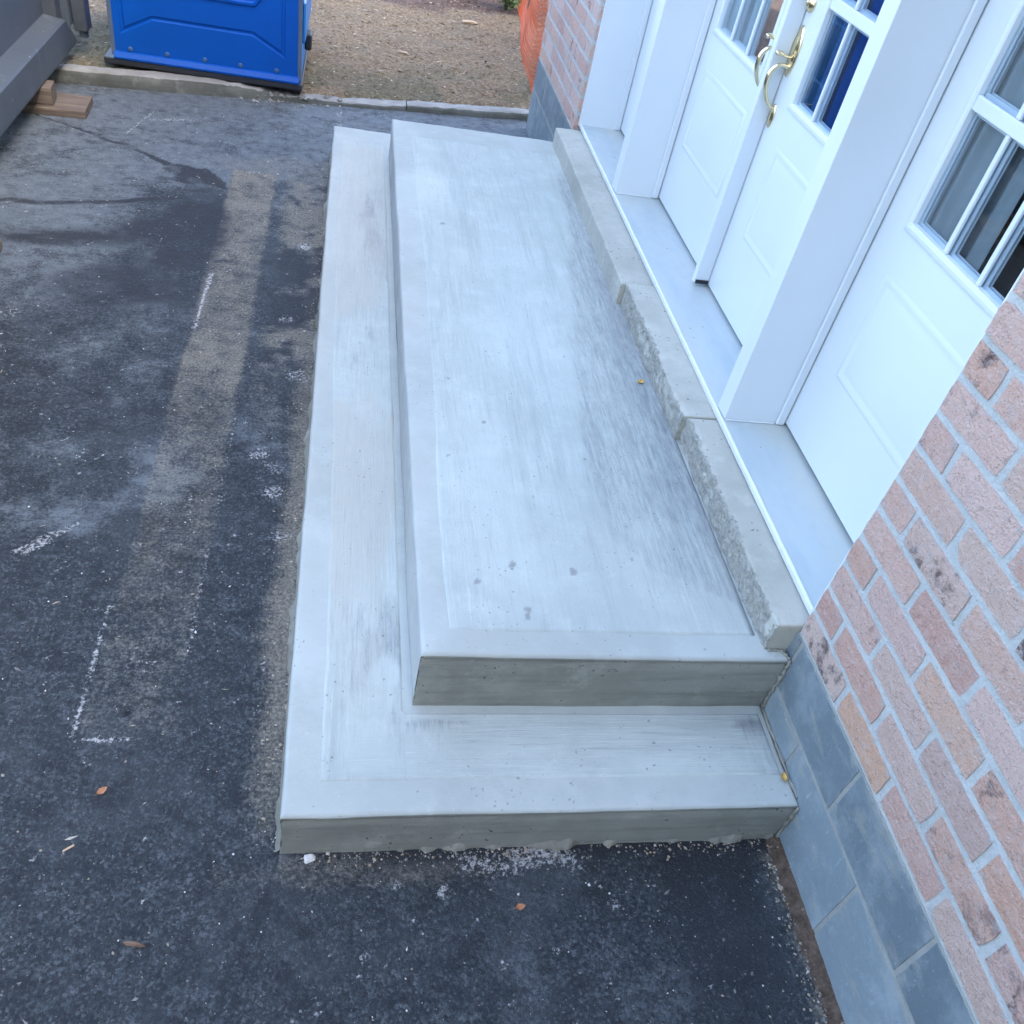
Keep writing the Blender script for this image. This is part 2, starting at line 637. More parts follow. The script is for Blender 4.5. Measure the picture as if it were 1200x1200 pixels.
def m_block(name, k, grime):
    g = G(name, 0.7, 0.4)
    vec = g.jit()
    r = g.rnd()

    def c(*v):
        return tuple(min(1, q * k) for q in v)
    base = g.ramp(r, [(0.0, c(0.10, 0.135, 0.15)), (0.5, c(0.13, 0.166, 0.178)), (1.0, c(0.165, 0.20, 0.208))])
    n = g.noise(7, 6, 0.7, vec)
    base = g.mix(g.rng(n, 0.45, 0.70, 0, 0.7), base, c(0.235, 0.275, 0.285))
    n2 = g.noise(5, 6, 0.72, g.scl(vec, (1, 1, 3)))
    base = g.mix(g.rng(n2, 0.53, 0.68, 0, grime), base, (0.30, 0.30, 0.25))
    n3 = g.noise(70, 5, 0.75, vec)
    base = g.mix(g.rng(n3, 0.60, 0.72, 0, 0.6), base, c(0.36, 0.39, 0.39))
    base = g.mix(g.rng(n3, 0.40, 0.28, 0, 0.5), base, c(0.07, 0.09, 0.105))
    st = g.noise(1.0, 5, 0.75, g.scl(vec, (1, 60, 9)))
    base = g.mix(g.rng(st, 0.60, 0.72, 0, 0.5), base, c(0.32, 0.36, 0.365))
    base = g.mix(g.math('MULTIPLY', g.rim(0.8, 20, vec, 0.86, 1.2), 0.6), base, (0.30, 0.315, 0.285))
    h = g.math('ADD', n3, g.math('MULTIPLY', n, 2.0))
    return g.out(base, None, g.bump(h, 0.6, 0.003))


def m_mortar():
    g = G('mortar', 0.95, 0.2)
    n = g.noise(6, 6, 0.7)
    f = g.noise(110, 5, 0.75)
    m = g.noise(28, 6, 0.72)
    c = g.ramp(n, [(0.3, (0.50, 0.515, 0.475)), (0.7, (0.615, 0.63, 0.585))])
    c = g.mix(g.rng(m, 0.52, 0.68, 0, 0.5), c, (0.47, 0.47, 0.425))
    c = g.mix(g.rng(f, 0.57, 0.70, 0, 0.5), c, (0.36, 0.355, 0.325))
    c = g.mix(g.rng(f, 0.42, 0.32, 0, 0.5), c, (0.70, 0.70, 0.67))
    h = g.math('ADD', g.math('MULTIPLY', m, 1.4), g.math('MULTIPLY', f, 0.7))
    return g.out(c, None, g.bump(h, 1.0, 0.009))


def m_bedmortar():
    g = G('block_mortar', 0.95, 0.2)
    n = g.noise(9, 6, 0.7)
    c = g.ramp(n, [(0.3, (0.24, 0.255, 0.235)), (0.7, (0.36, 0.365, 0.32))])
    return g.out(c, None, g.bump(g.noise(60, 5, 0.7), 0.8, 0.006))


def m_white():
    g = G('white_door_paint', 0.38, 0.5)
    n = g.noise(2.0, 3, 0.5)
    c = g.ramp(n, [(0.3, (0.625, 0.665, 0.665)), (0.7, (0.655, 0.695, 0.695))])
    return g.out(c)


def m_threshold():
    g = G('threshold_metal', 0.42, 0.5, 0.25)
    n = g.noise(2.4, 5, 0.6, g.scl(g.oc(), (3, 0.7, 1)))
    c = g.ramp(n, [(0.3, (0.42, 0.485, 0.49)), (0.5, (0.49, 0.54, 0.525)), (0.72, (0.55, 0.56, 0.50))])
    sp = g.vor(26)
    sn = g.noise(5, 3)
    d = g.math('MULTIPLY', g.rng(sp, 0.10, 0.05), g.rng(sn, 0.55, 0.62))
    c = g.mix(d, c, (0.06, 0.055, 0.05))
    w = g.noise(11, 6, 0.75)
    c = g.mix(g.rng(w, 0.58, 0.75, 0, 0.5), c, (0.52, 0.51, 0.47))
    return g.out(c, g.rng(w, 0.4, 0.7, 0.35, 0.6), g.bump(g.noise(18, 3), 0.08, 0.003))


def m_glass():
    m = bpy.data.materials.new('window_glass')
    m.use_nodes = True
    t = m.node_tree
    t.nodes.clear()
    o = t.nodes.new('ShaderNodeOutputMaterial')
    mx = t.nodes.new('ShaderNodeMixShader')
    tr = t.nodes.new('ShaderNodeBsdfTransparent')
    gl = t.nodes.new('ShaderNodeBsdfGlossy')
    lw = t.nodes.new('ShaderNodeLayerWeight')
    lw.inputs['Blend'].default_value = 0.5
    pw = t.nodes.new('ShaderNodeMath')
    pw.operation = 'POWER'
    pw.inputs[1].default_value = 4.0
    ma = t.nodes.new('ShaderNodeMath')
    ma.operation = 'MULTIPLY_ADD'
    ma.inputs[1].default_value = 0.9
    ma.inputs[2].default_value = 0.05
    t.links.new(lw.outputs['Facing'], pw.inputs[0])
    t.links.new(pw.outputs[0], ma.inputs[0])
    fr = ma
    tr.inputs['Color'].default_value = (0.90, 0.94, 0.95, 1)
    gl.inputs['Color'].default_value = (0.92, 0.96, 1.0, 1)
    gl.inputs['Roughness'].default_value = 0.01
    t.links.new(fr.outputs[0], mx.inputs[0])
    t.links.new(tr.outputs[0], mx.inputs[1])
    t.links.new(gl.outputs[0], mx.inputs[2])
    t.links.new(mx.outputs[0], o.inputs[0])
    return m


def m_soil():
    g = G('bare_soil', 0.95, 0.15)
    n = g.noise(1.6, 6, 0.65)
    f = g.noise(38, 6, 0.72)
    c = g.ramp(f, [(0.28, (0.075, 0.054, 0.034)), (0.5, (0.22, 0.163, 0.10)), (0.72, (0.42, 0.33, 0.215))])
    c = g.mix(g.rng(n, 0.45, 0.7, 0, 0.5), c, (0.14, 0.125, 0.095))
    c = g.mix(g.attr('mulch'), c, g.ramp(f, [(0.3, (0.05, 0.03, 0.026)), (0.7, (0.17, 0.115, 0.095))]))
    c = g.mix(g.attr('moss'), c, g.ramp(f, [(0.3, (0.075, 0.068, 0.04)), (0.7, (0.20, 0.18, 0.11))]))
    pv = g.vor(30, g.scl(g.oc(), (1.0, 2.2, 1)))
    c = g.mix(g.rng(pv, 0.2, 0.12, 0, 0.55), c, (0.40, 0.35, 0.29))
    h = g.math('ADD', f, g.math('MULTIPLY', g.noise(110, 4, 0.7), 0.5))
    return g.out(c, None, g.bump(h, 1.0, 0.02))


def m_dumpster():
    g = G('dumpster_paint', 0.5, 0.4)
    n = g.noise(2.4, 6, 0.65)
    c = g.ramp(n, [(0.3, (0.062, 0.078, 0.092)), (0.7, (0.088, 0.106, 0.122))])
    s = g.noise(1.0, 5, 0.7, g.scl(g.oc(), (9, 9, 1.2)))
    c = g.mix(g.rng(s, 0.6, 0.72, 0, 0.6), c, (0.17, 0.19, 0.205))
    sp = g.noise(26, 5, 0.75)
    c = g.mix(g.rng(sp, 0.68, 0.73), c, (0.55, 0.56, 0.56))
    ru = g.noise(5.5, 6, 0.75)
    c = g.mix(g.rng(ru, 0.68, 0.74, 0, 0.85), c, (0.21, 0.085, 0.04))
    return g.out(c, None, g.bump(g.noise(9, 4), 0.15, 0.01))


def m_wood():
    g = G('weathered_lumber', 0.85, 0.2)
    v = g.jit(9)
    s = g.noise(1.0, 5, 0.65, g.scl(v, (3, 60, 60)), 0.6)
    c = g.ramp(s, [(0.3, (0.075, 0.058, 0.043)), (0.55, (0.16, 0.125, 0.094)), (0.75, (0.23, 0.19, 0.15))])
    n = g.noise(4, 4, 0.6, v)
    c = g.mix(g.rng(n, 0.5, 0.7, 0, 0.5), c, (0.12, 0.10, 0.085))
    return g.out(c, None, g.bump(s, 0.5, 0.003))


PITCH = 0.0973
MOD = 0.262
JY, JZ = 0.0185, 0.0175
MAT = dict(
    asphalt=m_asphalt(),
    top=m_concrete('concrete_top', (0.412, 0.445, 0.408), (0.345, 0.375, 0.342), None, 0.4),
    broom=m_concrete('concrete_broom', (0.448, 0.492, 0.45), (0.378, 0.417, 0.382), True, 0.5),
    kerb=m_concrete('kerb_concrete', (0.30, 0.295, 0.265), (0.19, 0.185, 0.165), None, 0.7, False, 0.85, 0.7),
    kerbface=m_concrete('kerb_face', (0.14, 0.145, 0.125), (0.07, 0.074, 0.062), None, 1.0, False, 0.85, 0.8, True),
    sill=m_concrete('sill_concrete', (0.44, 0.435, 0.365), (0.35, 0.345, 0.29), None, 1.0, False, 0.85, 0.7),
    sillrough=m_crumbly(),
    slurry=m_concrete('cement_slurry', (0.27, 0.265, 0.22), (0.15, 0.145, 0.115), None, 0.8, False, 0.9, 0.9),
    brick=m_brick('clay_brick'),
    brickfar=m_brick('clay_brick_field', True),
    mortar=m_mortar(),
    bed=m_bedmortar(),
    block=m_block('painted_block', 1.0, 0.5),
    blockpale=m_block('worn_painted_block', 1.28, 0.8),
    white=m_white(),
    caulk=m_simple('white_caulk', (0.66, 0.69, 0.68), 0.5, 0.06, 30, 0.3, 40),
    thresh=m_threshold(),
    glass=m_glass(),
    spacer=m_simple('spacer_bar', (0.55, 0.60, 0.66), 0.35, 0.05, 8, spec=0.6),
    brass=m_simple('polished_brass', (0.78, 0.66, 0.42), 0.2, 0.06, 12, metal=1.0),
    curtain=m_simple('grey_blue_curtain', (0.19, 0.28, 0.325), 0.9, 0.15, 5, 0.2, 200),
    navy=m_simple('navy_curtain', (0.016, 0.045, 0.15), 0.85, 0.2, 5, 0.2, 200),
    greycloth=m_simple('grey_curtain', (0.19, 0.215, 0.225), 0.9, 0.15, 5, 0.2, 200),
    darkcloth=m_simple('dark_grey_curtain', (0.06, 0.07, 0.075), 0.9, 0.2, 5, 0.2, 200),
    room=m_simple('room_paint', (0.055, 0.055, 0.06), 0.8, 0.1, 3),
    roof=m_simple('roof_shingle', (0.08, 0.075, 0.07), 0.9, 0.2, 30, 0.5, 30),
    soil=m_soil(),
    blue=m_simple('blue_plastic', (0.0005, 0.070, 0.335), 0.5, 0.08, 3, 0.05, 30, 0.2),
    bluelight=m_simple('light_blue_plastic', (0.004, 0.15, 0.42), 0.4, 0.08, 3, 0.05, 30, 0.45),
    trim=m_simple('grey_trim', (0.075, 0.11, 0.16), 0.5, 0.1, 8),
    rivet=m_simple('rivet_metal', (0.05, 0.12, 0.24), 0.5, 0.1, 8, metal=0.3),
    black=m_simple('black_plastic', (0.015, 0.017, 0.022), 0.55, 0.2, 8, 0.1, 40),
    dump=m_dumpster(),
    darksteel=m_simple('dark_steel', (0.055, 0.065, 0.075), 0.6, 0.3, 6, 0.2, 20),
    wood=m_wood(),
    orange=m_simple('orange_net', (0.50, 0.085, 0.022), 0.5, 0.12, 3),
    leaf=m_simple('shrub_leaf', (0.10, 0.17, 0.035), 0.6, 0.4, 6),
    stem=m_simple('shrub_stem', (0.10, 0.075, 0.045), 0.8, 0.3, 20),
    dryleaf=m_simple('dry_leaf', (0.36, 0.165, 0.075), 0.7, 0.25, 60, 0.3, 200),
    brownleaf=m_simple('brown_leaf', (0.17, 0.11, 0.075), 0.75, 0.3, 60, 0.3, 200),
    yellowleaf=m_simple('yellow_leaf', (0.55, 0.34, 0.08), 0.7, 0.25, 60, 0.3, 200),
    chip=m_simple('pale_chip', (0.60, 0.59, 0.56), 0.9, 0.1, 40, 0.5, 60),
    woodchip=m_simple('wood_chip', (0.47, 0.35, 0.22), 0.9, 0.2, 40),
)


def m_vcol(name, rough=0.9):
    g = G(name, rough, 0.3)
    a = g.attr('tone')
    return g.out(g.ramp(a, [(0.0, (0.03, 0.03, 0.032)), (0.35, (0.10, 0.10, 0.10)), (0.65, (0.24, 0.235, 0.22)), (0.85, (0.36, 0.30, 0.21)), (1.0, (0.6, 0.6, 0.58))]))


def m_litter(name):
    g = G(name, 0.95, 0.15)
    a = g.attr('tone')
    return g.out(g.ramp(a, [(0.0, (0.035, 0.026, 0.02)), (0.4, (0.12, 0.085, 0.06)), (0.7, (0.28, 0.22, 0.155)), (1.0, (0.55, 0.47, 0.36))]))


MAT['grit'] = m_vcol('grit_stone')
MAT['litter'] = m_litter('soil_litter')

# ------------------------------------------------------------------ measures
W = 1.396          # face of the wall
H1, H2 = 0.191, 0.417   # step and landing heights
L1, L2 = 4.608, 4.218   # far ends
AX, AY = 0.333, 0.325   # landing corner
H3, ZT = 0.526, 0.553   # sill, threshold
T0, T1 = 1.441, 1.675   # threshold edge, door plane
Y0, Y1 = 0.361, 4.185   # brick opening
KERB = [(-6.0, 4.42), (-2.6, 5.05), (-1.777, 5.205), (-1.447, 5.265), (-1.088, 5.335), (-0.543, 5.42), (0.035, 5.519), (0.653, 5.635), (1.5, 5.80), (7.0, 6.7)]


def kerb_y(x):
    return np.interp(x, [p[0] for p in KERB], [p[1] for p in KERB])


# ------------------------------------------------------------------ ground
n = 60
ang = np.linspace(0, 2 * math.pi, n, endpoint=False)
ring = [(400 * math.cos(a), 400 * math.sin(a), -0.06) for a in ang]
gm = mesh('ground', ring, [tuple(range(n))])
gg = G('far_ground', 0.95, 0.1)
c_ = gg.ramp(gg.noise(0.2, 6, 0.6), [(0.35, (0.10, 0.105, 0.05)), (0.65, (0.20, 0.175, 0.12))])
tag(link('ground', gm, gg.out(c_)), 'wide flat ground of grass and earth around the house', 'ground', kind='structure')

# asphalt driveway with its stains as attributes
xs = np.concatenate([np.linspace(-9, -2.4, 40, endpoint=False), np.linspace(-2.4, 1.42, 340)])
ts = np.concatenate([np.linspace(-6, -1.3, 40, endpoint=False), np.linspace(-1.3, 5.2, 560)])
X, T = np.meshgrid(xs, ts, indexing='ij')
# stretch the last rows so that the sheet ends under the kerb line
KY = kerb_y(X) + 0.05
Y = np.where(T > 3.0, 3.0 + (T - 3.0) * (KY - 3.0) / 2.2, T)
wob = fbm(X * 3, Y * 3, 5, 4) - 0.5
wob2 = fbm(X * 11, Y * 11, 6, 3) - 0.5
xw = X + wob * 0.06 + wob2 * 0.035
yw = Y + (fbm(X * 3, Y * 3, 9, 4) - 0.5) * 0.1 + wob2 * 0.03
big = fbm(X * 1.1, Y * 1.1, 2, 5)
mid = fbm(X * 4, Y * 4, 3, 4)
rag = fbm(X * 7, Y * 9, 33, 5) - 0.5
rag2 = fbm(X * 22, Y * 26, 35, 4) - 0.5

dust = 0.16 + 0.35 * sst(mid, 0.45, 0.7) * sst(Y, 0.3, 2.5)
far = sst(Y + 0.35 * (big - 0.5), 3.6, 4.15)
left = sst(-xw, 0.75, 1.25) * sst(yw, 1.9, 3.0)
dust = np.maximum(dust, 0.95 * np.maximum(far, left * (0.8 + 0.2 * sst(big, 0.4, 0.6))))
dust = np.maximum(dust, 0.66 * sst(0.35 - np.hypot((xw + 0.85) / 1.1, (yw - 1.55) / 0.8) * 0.5 + (mid - 0.5), 0, 0.4))
dust = np.maximum(dust, 0.42 * sst(0.5 - np.hypot((xw - 0.75) / 0.8, (yw + 0.35) / 0.3) * 0.5 + (mid - 0.5), 0.1, 0.5))
# print left by the old planks
xb = X + wob * 0.02 + wob2 * 0.02
band = sst(xb, -0.575, -0.545) * (1 - sst(xb, -0.33, -0.29)) * sst(yw, 0.33, 0.37) * (1 - sst(yw, 4.2, 4.24))
tan = band * np.interp(Y, [0.3, 0.9, 1.4, 1.9, 2.2, 2.7, 3.0, 3.6, 4.25], [0.18, 0.28, 0.38, 0.60, 0.80, 0.56, 0.70, 0.86, 1.0])
dust = dust * (1 - 0.6 * band * sst(Y, 1.5, 2.2))
strip = sst(xw, -0.30, -0.2) * (1 - sst(X, 0.0, 0.01)) * sst(Y, 1.4, 2.6) * (1 - sst(Y, 4.1, 4.3))
tan = tan * np.clip(0.80 + 0.9 * rag + 0.9 * rag2, 0.1, 1.2)
tan = np.maximum(tan, strip * (0.15 + 0.55 * sst(mid + 0.7 * rag + 0.5 * rag2, 0.40, 0.66)))
edge = sst(xw, -0.13, -0.03) * (1 - sst(X, 0.0, 0.01)) * sst(Y, -0.03, 0.1) * (1 - sst(Y, 4.4, 4.65))
tan = np.maximum(tan, edge * np.interp(Y, [0, 0.4, 0.9, 1.5, 2.2, 3, 4.5], [0.35, 0.8, 0.95, 0.8, 0.5, 0.5, 0.4]))
tan = np.maximum(tan, 0.75 * sst(X + 0.05 * (mid - 0.5) + 0.03 * wob2, 1.30, 1.385) * (1 - sst(Y, -0.05, 0.0)))
tan = np.maximum(tan, 0.34 * sst(0.16 - np.hypot((xw + 0.25) / 0.5, (yw - 4.35) / 0.25) * 0.16 + 0.2 * (mid - 0.5), 0.0, 0.1))
tan = np.maximum(tan, 0.38 * sst(1 - np.abs(xw + 0.50) / 0.05, 0, 1) * sst(yw, 0.75, 1.0) * (1 - sst(yw, 1.15, 1.5)))
tan = np.maximum(tan, 0.30 * sst(1 - np.hypot((xw - 0.2) / 0.5, (yw + 0.06) / 0.07), 0, 0.6))
# damp, dark seams and runs
dark = np.zeros_like(X)
run1 = segd(xw, yw, [(-1.75, 4.66), (-1.4, 4.5), (-1.133, 4.35), (-0.95, 4.2), (-0.85, 4.12)])
dark = np.maximum(dark, 0.95 * (1 - sst(run1, 0.008, np.interp(X, [-1.7, -0.9], [0.012, 0.05]))))
ub, vb = (xw + 0.76) + 0.35 * (yw - 4.06), (yw - 4.06) + 0.25 * (xw + 0.76)
blot = np.maximum(np.abs(ub) / (0.13 - 0.25 * vb), np.abs(vb + 0.1 * rag) / 0.14) + 0.5 * rag2
dark = np.maximum(dark, 0.95 * (1 - sst(blot, 0.75, 1.1)))
run2 = segd(xw, yw, [(-1.8, 3.42), (-1.4, 3.52), (-1.1, 3.62), (-0.85, 3.74), (-0.62, 3.80)])
dark = np.maximum(dark, 0.8 * (1 - sst(run2, 0.004, 0.05)))
run3 = segd(xw, yw, [(-1.8, 3.12), (-1.3, 3.16), (-1.0, 3.25), (-0.75, 3.45)])
dark = np.maximum(dark, 0.8 * (1 - sst(run3, 0.0, np.interp(X, [-1.7, -0.8], [0.10, 0.26]))))
dark = np.maximum(dark, 0.75 * sst(1 - np.hypot((xw + 0.68) / 0.24, (yw - 3.35) / 0.75), 0, 0.45))
dark = np.maximum(dark, 0.6 * sst(1 - np.hypot((xw + 0.9) / 0.5, (yw - 2.75) / 0.28), 0, 0.6))
dark = dark * np.clip(0.85 + 1.6 * rag + 1.2 * rag2, 0.25, 1.15)
dark = np.maximum(dark, 0.62 * strip * (1 - sst(mid + 0.6 * rag + 0.5 * rag2, 0.34, 0.54)))
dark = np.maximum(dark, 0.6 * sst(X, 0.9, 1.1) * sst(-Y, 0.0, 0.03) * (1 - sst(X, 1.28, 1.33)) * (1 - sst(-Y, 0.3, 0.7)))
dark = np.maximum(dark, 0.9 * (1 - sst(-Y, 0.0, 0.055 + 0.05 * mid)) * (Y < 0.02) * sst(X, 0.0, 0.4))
dust = np.clip(dust * (0.86 + 1.1 * rag + 0.9 * rag2), 0, 1)
hole = np.hypot(X + 0.447, Y - 0.432)
dark = np.maximum(dark, 1.3 * (1 - sst(hole, 0.010, 0.016)))
crack = segd(X + wob2 * 0.05, Y + wob * 0.08, [(-1.75, 4.66), (-1.4, 4.5), (-1.133, 4.35), (-0.95, 4.2)])
# pale lime and chalk lines
brk = fbm(X * 9, Y * 9, 12, 3)
brk2 = fbm(X * 30, Y * 30, 14, 2)
pale = np.zeros_like(X)


def chalk(pts, w, k, seed=0):
    global pale
    d = segd(X + 0.008 * wob2, Y + 0.008 * wob2, pts)
    nz = fbm(X * 16, Y * 16, 20 + seed, 3)
    pale = np.maximum(pale, k * 0.76 * (1 - sst(d, w * 0.3, w * 0.95)) * (0.45 + 0.7 * sst(nz, 0.3, 0.62)))


chalk([(-0.577, 0.344), (-0.572, 0.82)], 0.008, 0.8)
chalk([(-0.577, 0.342), (-0.43, 0.338)], 0.009, 0.75)
chalk([(-0.545, 2.45), (-0.536, 2.72), (-0.534, 2.95)], 0.012, 0.85)
chalk([(-0.311, 1.098), (-0.305, 1.819)], 0.007, 0.36)
chalk([(-0.319, 0.579), (-0.311, 1.098)], 0.006, 0.3)
chalk([(-0.897, 1.046), (-0.84, 1.1), (-0.747, 1.175)], 0.02, 0.62)
chalk([(-0.87, 1.04), (-0.82, 1.09)], 0.018, 0.7)
chalk([(-1.13, 4.95), (-1.22, 4.55)], 0.013, 0.6)
chalk([(-1.12, 4.80), (-1.0, 4.86), (-0.85, 4.90)], 0.03, 0.5)
chalk([(0.02, 5.45), (0.035, 5.1), (0.03, 4.68)], 0.03, 0.42)
chalk([(-0.56, 4.2), (-0.3, 4.23)], 0.012, 0.45)
for (sx, sy, sr, sk) in [(-0.20, 1.60, 0.05, 0.5), (-0.14, 1.52, 0.05, 0.5), (-0.12, 1.38, 0.05, 0.5), (-0.1, 3.35, 0.06, 0.75), (-0.16, 2.6, 0.05, 0.4),
                         (-0.07, 2.15, 0.07, 0.5), (0.42, -0.13, 0.03, 0.55), (0.30, -0.10, 0.018, 0.5), (0.22, -0.27, 0.02, 0.45), (0.87, -0.15, 0.025, 0.45),
                         (-1.3, 2.45, 0.05, 0.3), (-0.08, 1.15, 0.05, 0.45), (-0.45, 0.62, 0.1, 0.10), (0.1, -0.35, 0.03, 0.12)]:
    d = np.hypot(X - sx + 0.05 * wob2, Y - sy + 0.05 * wob)
    pale = np.maximum(pale, 0.72 * sk * (1 - sst(d, sr * 0.4, sr)) * (0.4 + 0.8 * sst(brk2, 0.35, 0.6)))
smear = sst(X, 0.44, 0.5) * (1 - sst(X, 0.74, 0.86)) * (1 - sst(-Y + 0.05 * (brk - 0.5), 0.05, 0.10)) * (Y < 0)
pale = np.maximum(pale, 0.52 * smear * sst(brk, 0.25, 0.55))
lime = (1 - sst(np.abs(X + 0.012 + 0.02 * wob), 0.006, 0.03)) * sst(Y, -0.02, 0.05)
pale = np.maximum(pale, 0.0 * lime)
# fine stipple of pale flecks scattered everywhere
fl = fbm(X * 75, Y * 75, 31, 2)
pale = np.maximum(pale, 0.4 * sst(fl, 0.84, 0.875))
Z = 0.004 * (big - 0.5) * 2 + 0.0035 * (mid - 0.5) + 0.0025 * (fl - 0.5)
Z -= 0.012 * (1 - sst(hole, 0.008, 0.016)) + 0.006 * (1 - sst(crack, 0.004, 0.016))
Z -= 0.02 * sst(Y, 5.0, 5.3)*0
me = gridmesh('driveway', X, Y, Z, dict(dust=dust, tan=tan, dark=dark, pale=pale))
tag(link('driveway', me, MAT['asphalt']), 'stained dark asphalt driveway with pale plank prints', 'driveway', kind='structure')

# bare soil beyond the kerb
xs = np.concatenate([np.linspace(-30, -3.5, 40, endpoint=False), np.linspace(-3.5, 3.5, 260), np.linspace(3.6, 30, 40)])
vv = np.concatenate([np.linspace(0, 5.2, 220, endpoint=False), np.linspace(5.2, 30, 50)])
X, V = np.meshgrid(xs, vv, indexing='ij')
Y = kerb_y(X) + 0.06 + V
Y = np.where((X > 1.4), np.maximum(Y, 5.60 + V), Y)
Z = 0.045 + 0.02 * sst(V, 0, 0.4) + 0.05 * (fbm(X * 1.2, Y * 1.2, 41, 4) - 0.5) + 0.035 * (fbm(X * 6, Y * 6, 43, 3) - 0.5) * sst(V, 0, 0.2) + 0.03 * (fbm(X * 20, Y * 20, 45, 3) - 0.5)
Z -= 0.05 * (1 - sst(V, 0.0, 0.12)) * sst(X, -0.5, -0.3)
mul = sst(Y + 1.0 * (fbm(X * 2, Y * 2, 47, 4) - 0.5), 8.15, 8.6) * 0.9
moss = 0.75 * sst(fbm(X * 3, Y * 3, 49, 4), 0.45, 0.65) * (1 - sst(V, 0.3, 1.1)) + 0.8 * (1 - sst(np.hypot(X + 1.72, (Y - 5.9) / 2), 0.15, 0.4))
me = gridmesh('soil', X, Y, Z, dict(mulch=mul, moss=np.clip(moss, 0, 1)))
tag(link('soil', me, MAT['soil']), 'bare trampled brown soil yard beyond the kerb', 'soil', kind='structure')


def soil_z(x, y):
    v = y - kerb_y(x) - 0.06
    return 0.045 + 0.02 * sst(v, 0, 0.4) + 0.05 * (fbm(x * 1.2, y * 1.2, 41, 4) - 0.5) + 0.035 * (fbm(x * 6, y * 6, 43, 3) - 0.5)


yy = np.linspace(-3.5, -0.004, 300)
prof = [(0.004, 1.0), (-0.004, 0.95), (-0.011, 0.6), (-0.021, 0.28), (-0.027, 0.08), (-0.034, -0.08)]
XX, YY, ZZ = (np.zeros((300, len(prof))) for _ in range(3))
bank = np.interp(yy, [-3.5, -0.6, -0.4, -0.15, 0], [0.02, 0.022, 0.032, 0.034, 0.03])
for k, (a, b) in enumerate(prof):
    XX[:, k] = W + a * (0.8 + 0.5 * fbm(yy * 9, yy * 0, 53, 3)) + 0.012 * (fbm(yy * 30, yy * 0 + k, 51, 3) - 0.5) * (k > 0)
    YY[:, k] = yy
    ZZ[:, k] = bank * b + 0.012 * (fbm(yy * 45, yy * 0 + k * 2.2, 55, 3) - 0.5) * (0 < k < 5)
me = gridmesh('dirt_bank', XX, YY, ZZ, dict(mulch=0.85 + 0 * XX, moss=0.2 + 0 * XX))
tag(link('dirt_bank', me, MAT['soil']), 'narrow brown dirt bank along the foot of the block wall', 'dirt', kind='structure')

# ------------------------------------------------------------------ kerb (two lengths)
def kerb(name, xa, xb, label, seed):
    t = np.linspace(xa, xb, int((xb - xa) / 0.02))
    prof = [(-0.0, -0.08), (0.0, 0.0), (0.004, 0.6), (0.012, 0.92), (0.028, 1.0), (0.07, 1.0), (0.115, 0.99), (0.13, 0.85), (0.132, -0.08)]
    XX = np.zeros((len(t), len(prof)))
    YY = XX.copy()
    ZZ = XX.copy()
    ht = np.interp(t, [-6, -0.85, -0.66, -0.52, -0.42, -0.3, 0.0, 0.4, 0.6, 3], [0.088, 0.086, 0.078, 0.058, 0.04, 0.03, 0.026, 0.03, 0.045, 0.05])
    crumb = np.interp(t, [-1.0, -0.75, -0.5, -0.3, 0.0, 0.4], [0, 0.4, 1, 1, 0.4, 0.15])
    for k, (dy, hz) in enumerate(prof):
        XX[:, k] = t
        YY[:, k] = kerb_y(t) + dy + 0.04 * (fbm(t * 3.5, t * 0 + k * 0.25, seed, 5) - 0.5) + 0.03 * crumb * (fbm(t * 18, t * 0 + k * 1.7, seed + 2, 3) - 0.5)
        zz = ht * hz if hz >= 0 else np.full(len(t), hz)
        ZZ[:, k] = zz + (0.012 + 0.034 * crumb) * (fbm(t * 22, t * 0 + k * 2.1, seed + 5, 3) - 0.5) * (hz > 0.3)
    me = gridmesh(name, XX, YY, ZZ)
    o = link(name, me, MAT['kerb'])
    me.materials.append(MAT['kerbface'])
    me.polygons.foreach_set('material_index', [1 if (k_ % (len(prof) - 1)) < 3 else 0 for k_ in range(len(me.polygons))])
    tag(o, label, 'kerb', 'concrete kerb lengths at the driveway end')
    return o


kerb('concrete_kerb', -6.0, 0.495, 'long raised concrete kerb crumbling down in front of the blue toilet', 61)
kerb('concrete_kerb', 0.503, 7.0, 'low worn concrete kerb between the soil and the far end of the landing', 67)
# crumbs fallen from the broken kerb
mb = MB()
for i in range(130):
    x = random.gauss(-0.36, 0.17)
    y = float(kerb_y(x)) + random.gauss(0.02, 0.045)
    s = random.uniform(0.006, 0.03) if random.random() < 0.35 else random.uniform(0.004, 0.012)
    z = 0.028 if y > float(kerb_y(x)) else 0.0
    V = [(x + s * random.uniform(0.5, 1) * a, y + s * random.uniform(0.5, 1) * b, z + s * random.uniform(0.5, 1) * c) for a, b, c in
         ((1, 0, .3), (-1, 0, .3), (0, 1, .3), (0, -1, .3), (0, 0, 1), (0, 0, -.4))]
    mb.add(V, [(0, 2, 4), (2, 1, 4), (1, 3, 4), (3, 0, 4), (2, 0, 5), (1, 2, 5), (3, 1, 5), (0, 3, 5)])
tag(mb.make('rubble', MAT['kerb']), 'crumbled concrete bits lying at the broken part of the kerb', 'rubble', kind='stuff')


